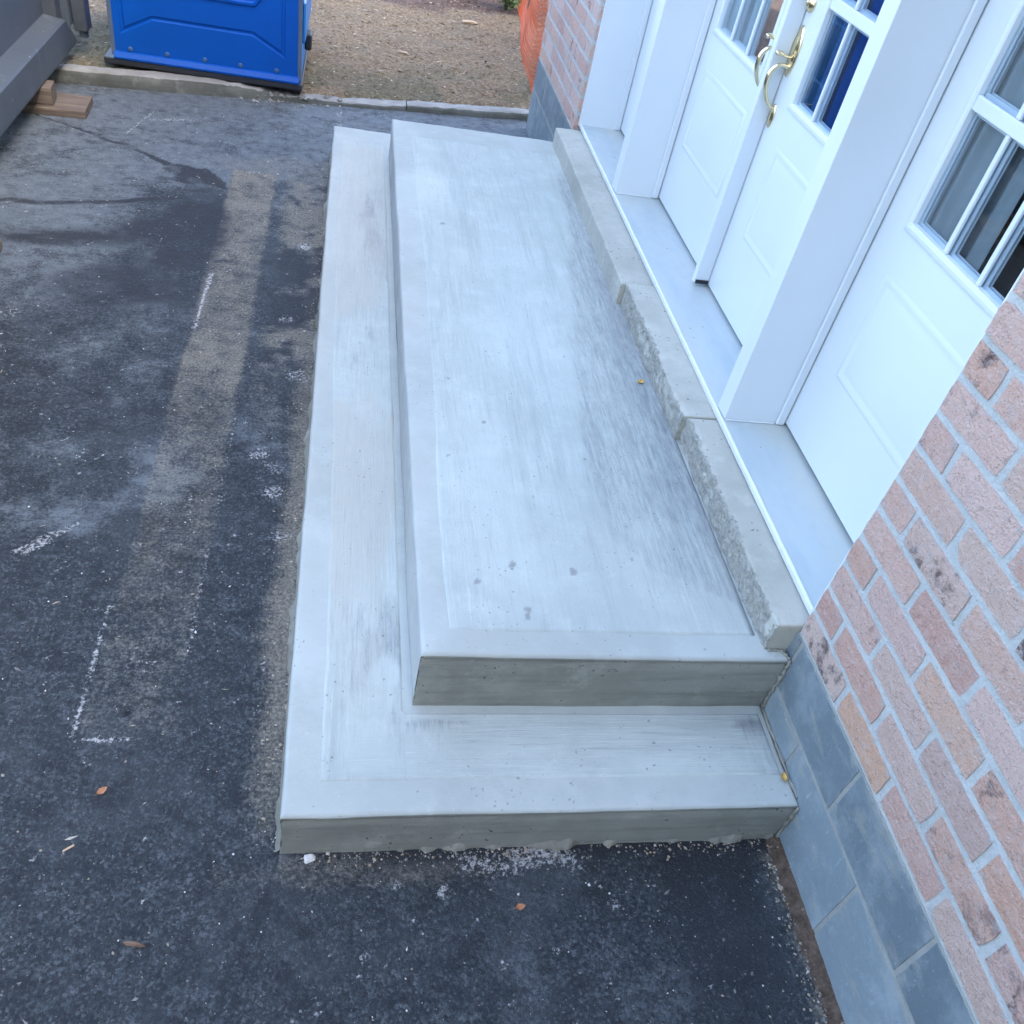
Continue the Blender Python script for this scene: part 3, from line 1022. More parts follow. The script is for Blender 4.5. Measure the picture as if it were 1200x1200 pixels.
# ------------------------------------------------------------------ concrete steps
def rbox(name, mat, parent, x0, x1, y0, y1, z0, z1, r=0.012, res=0.03, seed=0, wob=0.002, sides='xXyY', rough=None, attr_fn=None, nside=6, groove=0.0, foot=None):
    def axis(a, b, lo, hi, foot=None):
        out = []
        d = z1 - z0
        if lo:
            fh = 0.0
            if foot:
                fh = foot[0] + 0.001
                out += [(a + foot[1], d, -1), (a + foot[1], d - foot[0] + 0.003, -1), (a + 0.001, d - foot[0], -1)]
            for k in range(nside):
                out.append((a, d - fh - (d - fh - r - 0.02) * k / (nside - 1), -1))
            out += [(a + groove, r + 0.013, -1), (a + groove, r + 0.007, -1), (a, r + 0.002, -1)]
            for an in (22, 45, 68):
                out.append((a + r * (1 - math.cos(math.radians(an))), r * (1 - math.sin(math.radians(an))), 0))
            s = a + r
        else:
            out.append((a, 0.0, 0))
            s = a + 0.004
        e = b - r if hi else b - 0.004
        nn = max(2, int((e - s) / res))
        out += [(s + (e - s) * k / nn, 0.0, 0) for k in range(nn + 1)]
        if hi:
            for an in (68, 45, 22):
                out.append((b - r * (1 - math.cos(math.radians(an))), r * (1 - math.sin(math.radians(an))), 0))
            for k in range(nside - 1, -1, -1):
                out.append((b, d - (d - r - 0.004) * k / (nside - 1), 1))
        else:
            out.append((b, 0.0, 0))
        return out
    ax = axis(x0, x1, 'x' in sides, 'X' in sides, foot)
    ay = axis(y0, y1, 'y' in sides, 'Y' in sides)
    X, Y = np.meshgrid([p[0] for p in ax], [p[0] for p in ay], indexing='ij')
    DX, DY = np.meshgrid([p[1] for p in ax], [p[1] for p in ay], indexing='ij')
    D = np.maximum(DX, DY)
    Z = z1 - D
    XX, YY, ZZ = X.copy(), Y.copy(), Z.copy()
    ex = (X < x0 + r * 1.01) * -1.0 + (X > x1 - r * 1.01) * 1.0
    ey = (Y < y0 + r * 1.01) * -1.0 + (Y > y1 - r * 1.01) * 1.0
    XX += ex * wob * 2 * (fbm(Y * 4 + X, Z * 9, seed, 4) - 0.5)
    YY += ey * wob * 2 * (fbm(X * 4 + Y, Z * 9, seed + 4, 4) - 0.5)
    ZZ += wob * 2 * (fbm(X * 6, Y * 6, seed + 8, 4) - 0.5) * (D < r)
    if rough is not None:
        XX, YY, ZZ = rough(XX, YY, ZZ, X, Y, Z)
    at = attr_fn(XX, YY, ZZ) if attr_fn else None
    me = gridmesh(name, XX, YY, ZZ, at)
    return link(name, me, mat, parent)


steps = thing('concrete_steps', 'new pale grey concrete landing with one wraparound step below the white doors', 'steps', (0.7, 2.2, 0))


def body_attr(X, Y, Z):
    top = sst(Z, H1 - 0.012, H1 - 0.002)
    f = fbm(X * 5, Y * 5 + Z * 9, 71, 4)
    buff = 0.45 * sst(fbm(X * 2.1, Y * 1.4 + Z * 3, 73, 4), 0.4, 0.62) * sst(X * -1, -1.2, 0.2)
    return dict(stain=0.0 * X, buff=np.clip(buff, 0, 1), spot=0 * X)


mats_shaded_face = m_concrete('shaded_concrete_face', (0.27, 0.275, 0.235), (0.185, 0.19, 0.16), None, 1.0, False, 0.85, 0.6, True)  # shade of the front faces put into a darker concrete colour
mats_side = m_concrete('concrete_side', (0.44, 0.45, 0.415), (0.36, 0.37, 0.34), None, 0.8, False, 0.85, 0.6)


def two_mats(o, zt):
    """formed front faces get concrete darkened as shade, left faces and trowelled tops pale ones"""
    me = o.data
    me.materials.append(mats_shaded_face)
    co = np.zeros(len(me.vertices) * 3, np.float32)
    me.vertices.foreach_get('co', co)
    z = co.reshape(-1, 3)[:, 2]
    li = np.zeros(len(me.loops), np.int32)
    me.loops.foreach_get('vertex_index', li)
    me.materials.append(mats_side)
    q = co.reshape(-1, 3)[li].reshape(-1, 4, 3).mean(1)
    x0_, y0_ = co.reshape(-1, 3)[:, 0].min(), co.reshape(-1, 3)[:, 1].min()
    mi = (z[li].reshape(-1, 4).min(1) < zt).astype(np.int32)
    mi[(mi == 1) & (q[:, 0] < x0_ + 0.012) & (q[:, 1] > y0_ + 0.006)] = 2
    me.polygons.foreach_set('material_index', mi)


def lean(sx, sy):
    def f(XX, YY, ZZ, X, Y, Z):
        return XX, YY, ZZ
    return f


low = rbox('lower_step', MAT['top'], steps, 0.0, W - 0.001, 0.0, L1, -0.05, H1, 0.013, 0.03, 3, 0.0042, 'xXyY', None, body_attr, 8, 0.0035)
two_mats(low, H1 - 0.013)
low['label'] = 'wide lower step wrapping round the landing'
upp = rbox('upper_landing', MAT['top'], steps, AX, W - 0.0012, AY, L2, H1 - 0.03, H2, 0.013, 0.03, 13, 0.0038, 'xXyY', None, body_attr, 8, 0.0035, (0.041, 0.016))
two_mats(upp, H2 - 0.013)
upp['label'] = 'long upper landing slab'


def panel(name, label, X, Y, z, attrs, seed, amp=0.0012, join=''):
    """thin brushed skin a couple of millimetres proud of the trowelled border"""
    n, m = X.shape
    Z = z + 0.0034 + amp * (fbm(X * 12, Y * 12, seed, 4) - 0.5) * 2
    edge = np.zeros((n, m), bool)
    edge[0, :] = edge[-1, :] = edge[:, 0] = edge[:, -1] = True
    if join == 'left':
        edge[-1, :] = Y[-1, :] > 0.3015
    if join == 'front':
        edge[0, 1:-1] = False
        edge[0, -1] = False
    Z = np.where(edge, z - 0.004, Z)
    me = gridmesh(name, X, Y, Z, attrs)
    o = link(name, me, MAT['broom'], steps)
    o['label'] = label
    return o


# landing skin
px = np.linspace(0, 1, 130)
py = np.linspace(0.408, 3.98, 470)
U, Y = np.meshgrid(px, py, indexing='ij')
xl = 0.405 + 0.03 * sst(Y, 0.6, 1.8) + 0.004 * np.sin(Y * 3) + 0.008 * (fbm(Y * 2, Y * 0, 81, 3) - 0.5)
xr = 1.318
X = xl + (xr - xl) * U
n1 = fbm(X * 5, Y * 1.6, 83, 4) - 0.5
n2 = fbm(X * 40, Y * 2.2, 85, 3) - 0.5
bx = np.interp(Y, [0.35, 0.5, 0.58, 0.66, 0.78, 1.1, 1.5, 2.0, 2.5, 3.2, 3.9], [1.5, 1.34, 1.20, 1.06, 0.97, 0.93, 0.97, 1.02, 1.10, 1.20, 1.27])
s = X - bx + 0.10 * n1 + 0.05 * n2
stain = sst(s, -0.035, 0.045) * (0.32 + 0.24 * sst(X, 1.05, 1.32))
stain *= np.interp(Y, [0.4, 0.7, 1.0, 2.4, 3.2, 4.0], [0.55, 0.75, 1.0, 1.0, 0.75, 0.6])
stain = np.maximum(stain, 0.8 * sst(X, 1.285 + 0.0 * Y, 1.315) * (1 - sst(Y, 3.6, 4.0)))
spot = np.zeros_like(X)
for (qx, qy, qr) in [(0.619, 0.662, 0.012), (0.803, 0.636, 0.014), (0.509, 0.588, 0.012), (0.647, 0.487, 0.011), (0.64, 0.463, 0.008), (1.0, 0.7, 0.006), (0.46, 1.15, 0.006), (0.55, 2.9, 0.012), (0.6, 1.35, 0.006), (0.49, 1.6, 0.007)]:
    d = np.hypot((X - qx), (Y - qy) * 0.8) + 0.014 * (fbm(X * 70, Y * 70, 87, 3) - 0.5)
    spot = np.maximum(spot, 0.85 * (1 - sst(d, qr * 0.75, qr * 1.0)))
buff = 0.12 * sst(fbm(X * 3, Y * 1.5, 89, 3), 0.5, 0.7)
broom = np.clip(0.55 + 0.9 * (fbm(X * 6, Y * 1.0, 91, 3) - 0.4), 0.15, 1)
panel('brushed_landing_surface', 'brushed centre of the landing with a damp grey stain along the sill', X, Y, H2,
      dict(stain=stain, buff=buff, spot=spot, across=0 * X, broom=broom), 93)

# step skin: along the driveway and round across the front
U, Y = np.meshgrid(np.linspace(0, 1, 34), np.concatenate([np.linspace(0.091, 0.301, 36), np.linspace(0.301, 0.306, 2)[1:], np.linspace(0.306, 4.38, 480)[1:]]), indexing='ij')
xl = 0.09 - 0.04 * sst(Y, 0.3, 3.5) + 0.006 * (fbm(Y * 3, Y * 0, 95, 3) - 0.5) * sst(Y, 0.1, 0.4)
X = xl + (0.312 - xl) * U
broom = np.clip(0.6 + 1.1 * (fbm(X * 9, Y * 1.3, 97, 3) - 0.4), 0.1, 1)
stain = 0.62 * sst(fbm(X * 10, Y * 3.0, 99, 5), 0.46, 0.66) * sst(X, 0.09, 0.24) * (0.45 + 0.55 * sst(Y, 2.8, 3.4)) + 0.14 * sst(fbm(X * 3, Y * 2.0, 98, 4), 0.45, 0.6)
buff = np.clip(0.55 * sst(fbm(X * 4, Y * 1.6, 101, 4), 0.42, 0.60) + 0.05, 0, 1) * sst(Y, 0.1, 0.8)
acr = (1 - sst(Y + 0.25 * (fbm(X * 7, Y * 7, 110, 4) - 0.5), 0.16, 0.34)) * sst(X + 0.2 * (fbm(X * 9, Y * 9, 112, 3) - 0.5), 0.12, 0.26)
o = panel('brushed_step_surface', 'brushed strip of the step beside the driveway', X, Y, H1,
          dict(stain=stain, buff=buff, spot=0 * X, across=acr, broom=broom), 103, 0.0012, 'left')
X, V = np.meshgrid(np.linspace(0.312, 1.375, 210), np.linspace(0, 1, 36), indexing='ij')
Y = 0.091 + V * (0.301 - 0.091) + 0.006 * (fbm(X * 3, X * 0, 105, 3) - 0.5) * (1 - V) * sst(X, 0.312, 0.5)
broom = np.clip(0.7 + 1.1 * (fbm(X * 2, Y * 9, 107, 3) - 0.4), 0.1, 1)
stain = 0.5 * sst(fbm(X * 3, Y * 14, 109, 4), 0.5, 0.66) * sst(Y, 0.2, 0.29) + 0.35 * sst(X, 1.22, 1.37)
across = np.maximum(sst(X + 0.3 * (fbm(X * 7, Y * 7, 110, 4) - 0.5), 0.27, 0.42), 0)
panel('brushed_step_surface', 'brushed strip of the step across the front', X, Y, H1,
      dict(stain=stain, buff=0.1 * sst(-X, -0.6, 0.0), spot=0 * X, across=across, broom=broom), 103, 0.0012, 'front')


# slurry squeezed out at the feet of the faces
def skirt(name, pts, outward, wfun, hfun, mat, parent, z=0.0, lift=0.0015):
    n = len(pts)
    prof = [(0.0, 1.0), (0.25, 0.8), (0.55, 0.5), (0.85, 0.3), (1.0, -0.3)]
    XX = np.zeros((n, len(prof)))
    YY = XX.copy()
    ZZ = XX.copy()
    for i, p in enumerate(pts):
        w, h = wfun(i / (n - 1)), hfun(i / (n - 1))
        for k, (a, b) in enumerate(prof):
            jit = 0.35 * (float(vnoise(i * 0.9, k * 3.1, 5)) - 0.5)
            XX[i, k] = p[0] + outward[0] * (a * w * (1 + jit) - 0.004)
            YY[i, k] = p[1] + outward[1] * (a * w * (1 + jit) - 0.004)
            ZZ[i, k] = z + lift + h * b * (1 + jit)
    me = gridmesh(name, XX, YY, ZZ)
    return link(name, me, mat, parent)


tt = np.linspace(0, 1, 420)
skirt('cement_slurry', [(0.0, L1 - t * L1) for t in tt], (-1, 0),
      lambda t: 0.017 + 0.11 * max(0, float(fbm(t * 16, 0, 121, 4)) - 0.42) + 0.05 * max(0, float(fbm(t * 60, 0, 125, 3)) - 0.58), lambda t: 0.008 + 0.05 * float(fbm(t * 26, 3, 123, 4)) ** 1.5, MAT['slurry'], steps)
skirt('cement_slurry', [(t * (W - 0.01), 0.0) for t in tt[::2]], (0, -1),
      lambda t: 0.003 + 0.07 * max(0, float(fbm(t * 19, 0, 131, 5)) - 0.45), lambda t: 0.004 + 0.05 * float(fbm(t * 23, 3, 133, 4)) ** 2, MAT['slurry'], steps)
skirt('joint_shadow', [(AX + 0.0015, 1.2 + t * (L2 - 1.25)) for t in tt], (-1, 0),  # dark strip painting the shadow gap along the foot of the landing
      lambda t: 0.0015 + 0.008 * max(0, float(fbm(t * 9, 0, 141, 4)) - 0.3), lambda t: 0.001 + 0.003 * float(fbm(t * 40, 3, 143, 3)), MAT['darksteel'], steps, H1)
# ragged mortar where the steps meet the wall
mb = MB()
for path, rr in (([(W - 0.004, AY - 0.004, H2 + 0.001), (W - 0.003, AY - 0.006, H2 - 0.06), (W - 0.004, AY - 0.005, H2 - 0.13), (W - 0.003, AY - 0.006, H1 + 0.01)], 0.006),
                 ([(W - 0.003, -0.004, H1 - 0.006), (W - 0.004, -0.005, 0.1), (W - 0.003, -0.006, 0.0)], 0.006),
                 ([(W - 0.003, AY - 0.01, H1 + 0.003), (W - 0.004, 0.2, H1 + 0.003), (W - 0.003, 0.02, H1 + 0.003)], 0.005),
                 ([(W - 0.004, AY + 0.002, H2 + 0.002), (W - 0.02, AY + 0.03, H2 + 0.003), (W - 0.06, AY + 0.035, H2 + 0.002)], 0.005)):
    p = spline(path, 10)
    p = [q + np.array([random.uniform(-1, 1) * 0.002, random.uniform(-1, 1) * 0.002, random.uniform(-1, 1) * 0.002]) for q in p]
    mb.tube(p, [rr * random.uniform(0.5, 1.4) for _ in p], 6)
mb.make('mortar_smear', MAT['slurry'], steps, smooth=True)

# ------------------------------------------------------------------ house
house = thing('brick_house', 'pink brick house wall with white panelled double doors and grey block base', 'house', (W, 2.2, 0))
ZF = 0.502   # top of the block base
TOP = 5.6
wall = MB()
wall.box(W + 0.0045, 1.62, -4.0, Y0 - 0.0025, ZF, TOP)
wall.box(W + 0.0045, 1.62, Y1 + 0.004, 5.61, ZF, TOP)
wall.box(W + 0.006, 1.62, Y0 - 0.004, Y1 + 0.004, 2.70, TOP)
wall.box(-5.5, W, -9.0, -4.3, -0.3, TOP)  # unseen wing added behind the camera to shade faces turned that way
wall.box(1.62, 8.0, 5.51, 5.61, ZF, TOP)
wall.box(1.62, 8.0, -4.0, -3.9, ZF, TOP)
wall.box(7.9, 8.0, -3.9, 5.51, ZF, TOP)
wall_o = wall.make('wall', MAT['mortar'], house)
wall_o['label'] = 'pale mortar body of the brick wall, plus an added unseen wing'
fnd = MB()
fnd.box(W + 0.0017, 1.62, -4.0, Y0, -0.3, ZF)
fnd.box(W + 0.003, 1.62, Y0, Y1, -0.3, 0.39)
fnd.box(W + 0.0017, 1.62, Y1, 5.61, -0.3, ZF)
fnd.box(1.62, 8.0, -4.0, 5.61, -0.3, 0.38)
fnd_o = fnd.make('foundation', MAT['bed'], house)
roof = MB()
roof.prism([(TOP, 0.95), (TOP + 2.2, 4.7), (TOP, 8.45), (TOP - 0.02, 8.45), (TOP - 0.02, 0.95)], 1, -4.4, 6.1)
roof.make('roof', MAT['roof'], house)


def piece(nx, nz, L, H, dep, seed, pillow, wob, front=0.0):
    """brick or block: uneven front grid in the y-z plane facing -x, skirted back by dep"""
    r = np.random.default_rng(seed)
    V = []
    rimv = []
    for i in range(nx + 1):
        for j in range(nz + 1):
            y = (i / nx - 0.5) * L
            z = (j / nz - 0.5) * H
            per = i in (0, nx) or j in (0, nz)
            if not per:
                y = (0.5 - 0.006 / L) * L * np.sign(y) * 1.0 * min(1, abs(y) / (L / 2) * 1.15) if abs(y) > L * 0.3 else y
                z = z * 1.25 if nz > 2 else z
            y += r.uniform(-1, 1) * wob * (1.0 if per else 0.5)
            z += r.uniform(-1, 1) * wob * (0.8 if per else 0.5)
            if i in (0, nx) and j in (0, nz) and L < 0.3:
                ch = r.choice([0.0, 0.001, 0.002, 0.0035])
                y -= np.sign(y) * ch
                z -= np.sign(z) * ch * r.uniform(0.3, 1)
            x = front + (pillow if per else r.uniform(-1, 1) * max(pillow, 0.0003))
            V.append((x, y, z))
            rimv.append(1.0 if per else 0.0)
    F = []
    m = nz + 1
    for i in range(nx):
        for j in range(nz):
            a = i * m + j
            F.append((a, a + 1, a + m + 1, a + m))
    loop = [i * m for i in range(nx + 1)] + [nx * m + j for j in range(1, m)] + [i * m + nz for i in range(nx - 1, -1, -1)] + [j for j in range(nz - 1, 0, -1)]
    b = len(V)
    for k in loop:
        V.append((front + dep, V[k][1], V[k][2]))
        rimv.append(1.15)
    q = len(loop)
    for k in range(q):
        F.append((loop[k], b + k, b + (k + 1) % q, loop[(k + 1) % q])[::-1])
    return V, F, rimv


variants = [piece(9, 3, MOD - JY, PITCH - JZ, 0.05, 200 + k, 0.0005, 0.0017) for k in range(14)]
halfs = [piece(3, 3, MOD / 2 - JY, PITCH - JZ, 0.05, 230 + k, 0.0005, 0.0017) for k in range(4)]
var_me = [mesh('brick', V, F, False, dict(rim=q)) for V, F, q in variants]
half_me = [mesh('brick', V, F, False, dict(rim=q)) for V, F, q in halfs]
for m_ in var_me + half_me:
    m_.materials.append(MAT['brick'])
ends = [piece(3, 3, 0.10, PITCH - JZ, 0.05, 250 + k, 0.003, 0.0025) for k in range(4)]
XB = W + 0.002
stuffV, stuffF, stuffT = [], [], []


def lay(xc, yc, zc, kind):
    """one brick: an object where the photograph shows it, else part of the far field"""
    near = -1.0 < yc < Y0 + 0.01 and zc < 1.78 and (zc - 0.5) > (-0.55 - yc) * 1.0 - 0.35
    farp = Y1 - 0.05 < yc < 5.72 and zc < 1.45
    if near or farp:
        me = random.choice(var_me if kind == 0 else half_me)
        o = link('brick', me, None, wall_o, (xc + random.uniform(-0.0018, 0.0018), yc, zc))
        o.rotation_euler = (random.uniform(-0.006, 0.006), random.uniform(-0.01, 0.01) + (math.pi if random.random() < 0.0 else 0), random.uniform(-0.006, 0.006))
    else:
        V, F, _q = random.choice(variants if kind == 0 else halfs)
        b = len(stuffV)
        stuffV.extend((v[0] + xc, v[1] + yc, v[2] + zc) for v in V)
        stuffF.extend(tuple(i + b for i in f) for f in F)
        stuffT.extend([random.random()] * len(V))


k = 0
z = ZF + 0.011 + (PITCH - JZ) / 2
while z + 0.05 < TOP:
    # near pier: measured downwards in y from the door opening
    y = Y0 - 0.003
    if k % 2 == 1:
        lay(XB, y - (MOD / 2 - JY) / 2, z, 1)
        y -= MOD / 2
    while y - MOD > -4.0:
        lay(XB, y - (MOD - JY) / 2, z, 0)
        y -= MOD
    # far pier
    y = Y1 + 0.003
    if k % 2 == 0:
        lay(XB, y + (MOD / 2 - JY) / 2, z, 1)
        y += MOD / 2
    while y + MOD - JY < 5.615:
        lay(XB, y + (MOD - JY) / 2, z, 0)
        y += MOD
    if 5.615 - y > 0.1:
        lay(XB, y + (MOD / 2 - JY) / 2, z, 1)
    if z > 2.76:
        y = Y1 - 0.015 - (MOD / 2 if k % 2 else 0)
        while y - MOD > Y0 - 0.02:
            lay(XB, y - (MOD - JY) / 2, z, 0)
            y -= MOD
    z += PITCH
    k += 1
me = mesh('brick_field', stuffV, stuffF, False, dict(tint=stuffT))
o = link('brick_field', me, MAT['brickfar'], wall_o)
o['kind'] = 'stuff'
# brick returns on the far side of the opening
for k in range(11):
    z = ZF + 0.011 + (PITCH - JZ) / 2 + k * PITCH
    V, F, q_ = ends[k % 4]
    me = mesh('brick', [(v[1], v[0], v[2]) for v in V], [f[::-1] for f in F], False, dict(rim=q_))
    link('brick', me, MAT['brick'], wall_o, (W + 0.062, Y1 - 0.001, z))

# painted blocks of the base
bl_me = []
for q in range(4):
    V, F, q_ = piece(8, 4, 0.386, 0.188, 0.03, 300 + q, 0.0002, 0.0014)
    bl_me.append(mesh('foundation_block', V, F, False, dict(rim=q_)))
bl_pale = []
for q in range(4):
    V, F, q_ = piece(8, 4, 0.386, 0.290, 0.03, 320 + q, 0.0002, 0.0014)
    bl_pale.append(mesh('foundation_block', V, F, False, dict(rim=q_)))
for m_ in bl_pale:
    m_.materials.append(MAT['blockpale'])
for m_ in bl_me:
    m_.materials.append(MAT['block'])
for row, off in enumerate((-0.079, -0.278)):
    cents = [(off + 0.4 * q + 0.2, 1.0) for q in range(-5, 3)]
    cents += [(5.417 - 0.4 * q, 1.0) for q in range(4)] if row == 0 else [(5.512, 0.48), (5.217, 1.0), (4.817, 1.0), (4.417, 1.0)]
    for q, (y, sy) in enumerate(cents):
        if y < -1.9 or 0.7 < y < 4.0:
            continue
        o = link('foundation_block', (bl_me if row == 0 else bl_pale)[(q + row) % 4], None, fnd_o, (W - 0.0005, y, 0.402 if row == 0 else 0.148))
        o.scale = (1, sy, 1)

# sills
def sill_rough(seed, amp):
    def f(XX, YY, ZZ, X, Y, Z):
        top = X.max() * 0 + Z.max()
        fr = 1 - sst(X, X.min() + 0.004, X.min() + 0.03)
        nz = fbm(Y * 45, Z * 45, seed, 4) - 0.5
        lump = fbm(Y * 9, Z * 6, seed + 3, 3) - 0.5
        XX = XX - fr * amp * (nz * 1.6 + lump * 1.2)
        ZZ = ZZ - fr * amp * 0.8 * sst(Z, top - 0.02, top) * np.maximum(0, fbm(Y * 30, X * 30, seed + 6, 4) - 0.42) * 3
        return XX, YY, ZZ
    return f


def crumble(o, xa):
    me = o.data
    me.materials.append(MAT['sillrough'])
    co = np.zeros(len(me.vertices) * 3, np.float32)
    me.vertices.foreach_get('co', co)
    co = co.reshape(-1, 3)
    li = np.zeros(len(me.loops), np.int32)
    me.loops.foreach_get('vertex_index', li)
    q = co[li].reshape(-1, 4, 3).mean(1)
    lim = xa + 0.004 + 0.018 * (fbm(q[:, 1] * 40, q[:, 2] * 30, 191, 4) - 0.45) + 0.03 * (fbm(q[:, 1] * 6, q[:, 2] * 14, 195, 4) - 0.52)
    me.polygons.foreach_set('material_index', (q[:, 0] < lim).astype(np.int32))


for (ya, yb, xa, dz, sd_, lab) in ((2.292, 4.15, 1.287, -0.003, 151, 'long smooth far sill stone'), (1.327, 2.283, 1.306, 0.004, 157, 'middle sill stone with a rough front'), (0.363, 1.320, 1.322, 0.0, 163, 'near sill stone with a rough chipped front')):
    o = rbox('sill', MAT['sill'], house, xa, T0 + 0.01, ya, yb, H2 - 0.02, H3 + dz, 0.006, 0.006, sd_, 0.002, 'xXyY', sill_rough(sd_, 0.0085 if sd_ > 151 else 0.003), None, 16)
    if sd_ > 151:
        crumble(o, xa)
    o['label'] = lab

# threshold and caulk
TH = MB()
TH.box(T0 - 0.004, T1 + 0.06, Y0 - 0.02, Y1 - 0.02, ZT - 0.03, ZT)
TH.make('threshold', MAT['thresh'], house)
yy = np.linspace(Y0 - 0.01, 4.165, 260)
prof = [(-0.005, -0.014), (-0.0065, 0.002), (-0.005, 0.0085), (0.0, 0.0105), (0.002, 0.008), (0.003, 0.002)]
XX = np.zeros((len(yy), len(prof)))
YY = XX.copy()
ZZ = XX.copy()
for k, (a, b) in enumerate(prof):
    XX[:, k] = T0 - 0.004 + a + 0.003 * (fbm(yy * 14, yy * 0 + k, 171, 3) - 0.5)
    YY[:, k] = yy
    ZZ[:, k] = ZT - 0.006 + b * 1.0 + 0.004 * (fbm(yy * 18, yy * 0 + k, 173, 3) - 0.5)
link('caulk', gridmesh('caulk', XX, YY, ZZ), MAT['caulk'], house)

# door frame: jambs, posts, head
ZH = 2.62
fr = MB()
PXF = T0 + 0.001
POSTS = [(1.286, 1.366), (3.200, 3.285)]
for (a, b) in POSTS:
    fr2 = MB()
    fr2.box(PXF, T1 + 0.05, a, b, ZT + 0.002, ZH, 0.002)
    fr2.box(T1 - 0.036, T1 - 0.004, a - 0.012, a - 0.0001, ZT + 0.002, ZH, 0.004)
    fr2.make('door_post', MAT['white'], house)
    c = MB()
    c.box(PXF + 0.004, T1 - 0.04, a - 0.007, a - 0.001, ZT + 0.0005, ZT + 0.006, 0.002)
    c.make('caulk', MAT['caulk'], house)
fj = MB()
fj.box(W + 0.028, T1 + 0.05, 4.155, Y1 + 0.002, ZT - 0.01, ZH, 0.002)
fj.box(T1 - 0.035, T1 - 0.004, 4.144, 4.156, ZT + 0.002, ZH, 0.002)
fj.make('door_jamb', MAT['white'], house)
fj = MB()
fj.box(W + 0.028, T1 + 0.05, Y0 - 0.002, Y0 + 0.03, ZT - 0.01, ZH, 0.002)
fj.make('door_jamb', MAT['white'], house)
fh = MB()
fh.box(W + 0.03, T1 + 0.05, Y0 - 0.002, Y1 + 0.002, ZH + 0.001, 2.70, 0.002)
fh.make('door_head', MAT['white'], house)

# doors
DZ0, DZ1 = ZT + 0.014, 2.60
ROWS = [(1.392, 1.707), (1.745, 2.060), (2.098, 2.413)]


def ring(mb, x, y0, y1, z0, z1, hy0, hy1, hz0, hz1, back):
    V = [(x, y0, z0), (x, y1, z0), (x, y1, z1), (x, y0, z1), (x, hy0, hz0), (x, hy1, hz0), (x, hy1, hz1), (x, hy0, hz1)]
    V += [(back, v[1], v[2]) for v in V]
    F = []
    for k in range(4):
        a, b = k, (k + 1) % 4
        F.append((a, 4 + a, 4 + b, b))
        F.append((8 + a, 8 + b, 12 + b, 12 + a))
        F.append((a, b, 8 + b, 8 + a))
        F.append((4 + a, 12 + a, 12 + b, 4 + b))
    mb.add(V, F)


def molding(mb, x, y0, y1, z0, z1, prof):
    """rectangular sweep; prof = list of (inset, proud)"""
    n = len(prof)
    V = []
    for (i, p) in prof:
        V += [(x - p, y0 + i, z0 + i), (x - p, y1 - i, z0 + i), (x - p, y1 - i, z1 - i), (x - p, y0 + i, z1 - i)]
    F = []
    for k in range(n - 1):
        for c in range(4):
            d = (c + 1) % 4
            F.append((k * 4 + c, (k + 1) * 4 + c, (k + 1) * 4 + d, k * 4 + d))
    F.append(tuple((n - 1) * 4 + c for c in range(4)))
    mb.add(V, F)


def door(name, label, y0, y1, gy, cols, curtain=None):
    d = thing_part(name, label, (T1, (y0 + y1) / 2, DZ0))
    mb = MB()
    g0, g1 = min(gy), max(gy)
    z0, z1 = ROWS[0][0], ROWS[-1][1]
    ring(mb, T1, y0, y1, DZ0, DZ1, g0, g1, z0, z1, T1 + 0.045)
    me_o = mb.make('leaf', MAT['white'], d)
    # lite frame round the glass
    lf = MB()
    o_, i_ = 0.030, 0.0
    molding_frame(lf, T1, g0, g1, z0, z1)
    lf.make('lite_frame', MAT['white'], d, smooth=False)
    # raised panel below
    pm = MB()
    molding(pm, T1, g0 - 0.005, g1 + 0.005, 0.865, 1.235,
            [(0.0, 0.0003), (0.006, 0.0032), (0.012, 0.0046), (0.019, 0.0036), (0.027, 0.0008), (0.034, 0.0006), (0.043, 0.0028), (0.056, 0.0042)])
    pm.make('door_panel', MAT['white'], d, smooth=True)
    # muntins
    ys = cols
    for r in range(2):
        boxobj('muntin', MAT['white'], d, T1 - 0.002, T1 + 0.012, g0, g1, ROWS[r][1], ROWS[r + 1][0], 0.003)
    for r, (a, b) in enumerate(ROWS):
        for (m0, m1) in zip(ys[0::2], ys[1::2]):
            boxobj('muntin', MAT['white'], d, T1 + 0.0005, T1 + 0.010, m0, m1, a + 0.0005, b - 0.0005, 0.002)
    # panes with spacer bars behind
    lim = [g0] + list(ys) + [g1]
    for (a, b) in ROWS:
        for q in range(0, len(lim), 2):
            pa, pb = lim[q], lim[q + 1]
            boxobj('pane', MAT['glass'], d, T1 + 0.0115, T1 + 0.0150, pa - 0.004, pb + 0.004, a - 0.004, b + 0.004)
            sp = MB()
            ring(sp, T1 + 0.018, pa - 0.006, pb + 0.006, a - 0.006, b + 0.006, pa + 0.010, pb - 0.010, a + 0.010, b - 0.010, T1 + 0.021)
            ring(sp, T1 + 0.0262, pa - 0.006, pb + 0.006, a - 0.006, b + 0.006, pa + 0.013, pb - 0.013, a + 0.013, b - 0.013, T1 + 0.028)
            sp.make('spacer', MAT['spacer'], d)
    return d


def molding_frame(mb, x, g0, g1, z0, z1):
    prof = [(-0.030, 0.0), (-0.028, 0.005), (-0.022, 0.0075), (-0.012, 0.009), (-0.004, 0.007), (0.0, 0.003), (0.001, -0.012)]
    V = []
    for (i, p) in prof:
        V += [(x - p, g0 + i, z0 + i), (x - p, g1 - i, z0 + i), (x - p, g1 - i, z1 - i), (x - p, g0 + i, z1 - i)]
    F = []
    for k in range(len(prof) - 1):
        for c in range(4):
            d = (c + 1) % 4
            F.append((k * 4 + c, (k + 1) * 4 + c, (k + 1) * 4 + d, k * 4 + d))
    mb.add(V, F)


def thing_part(name, label, loc):
    o = link(name, None, None, house, loc)
    o['label'] = label
    return o


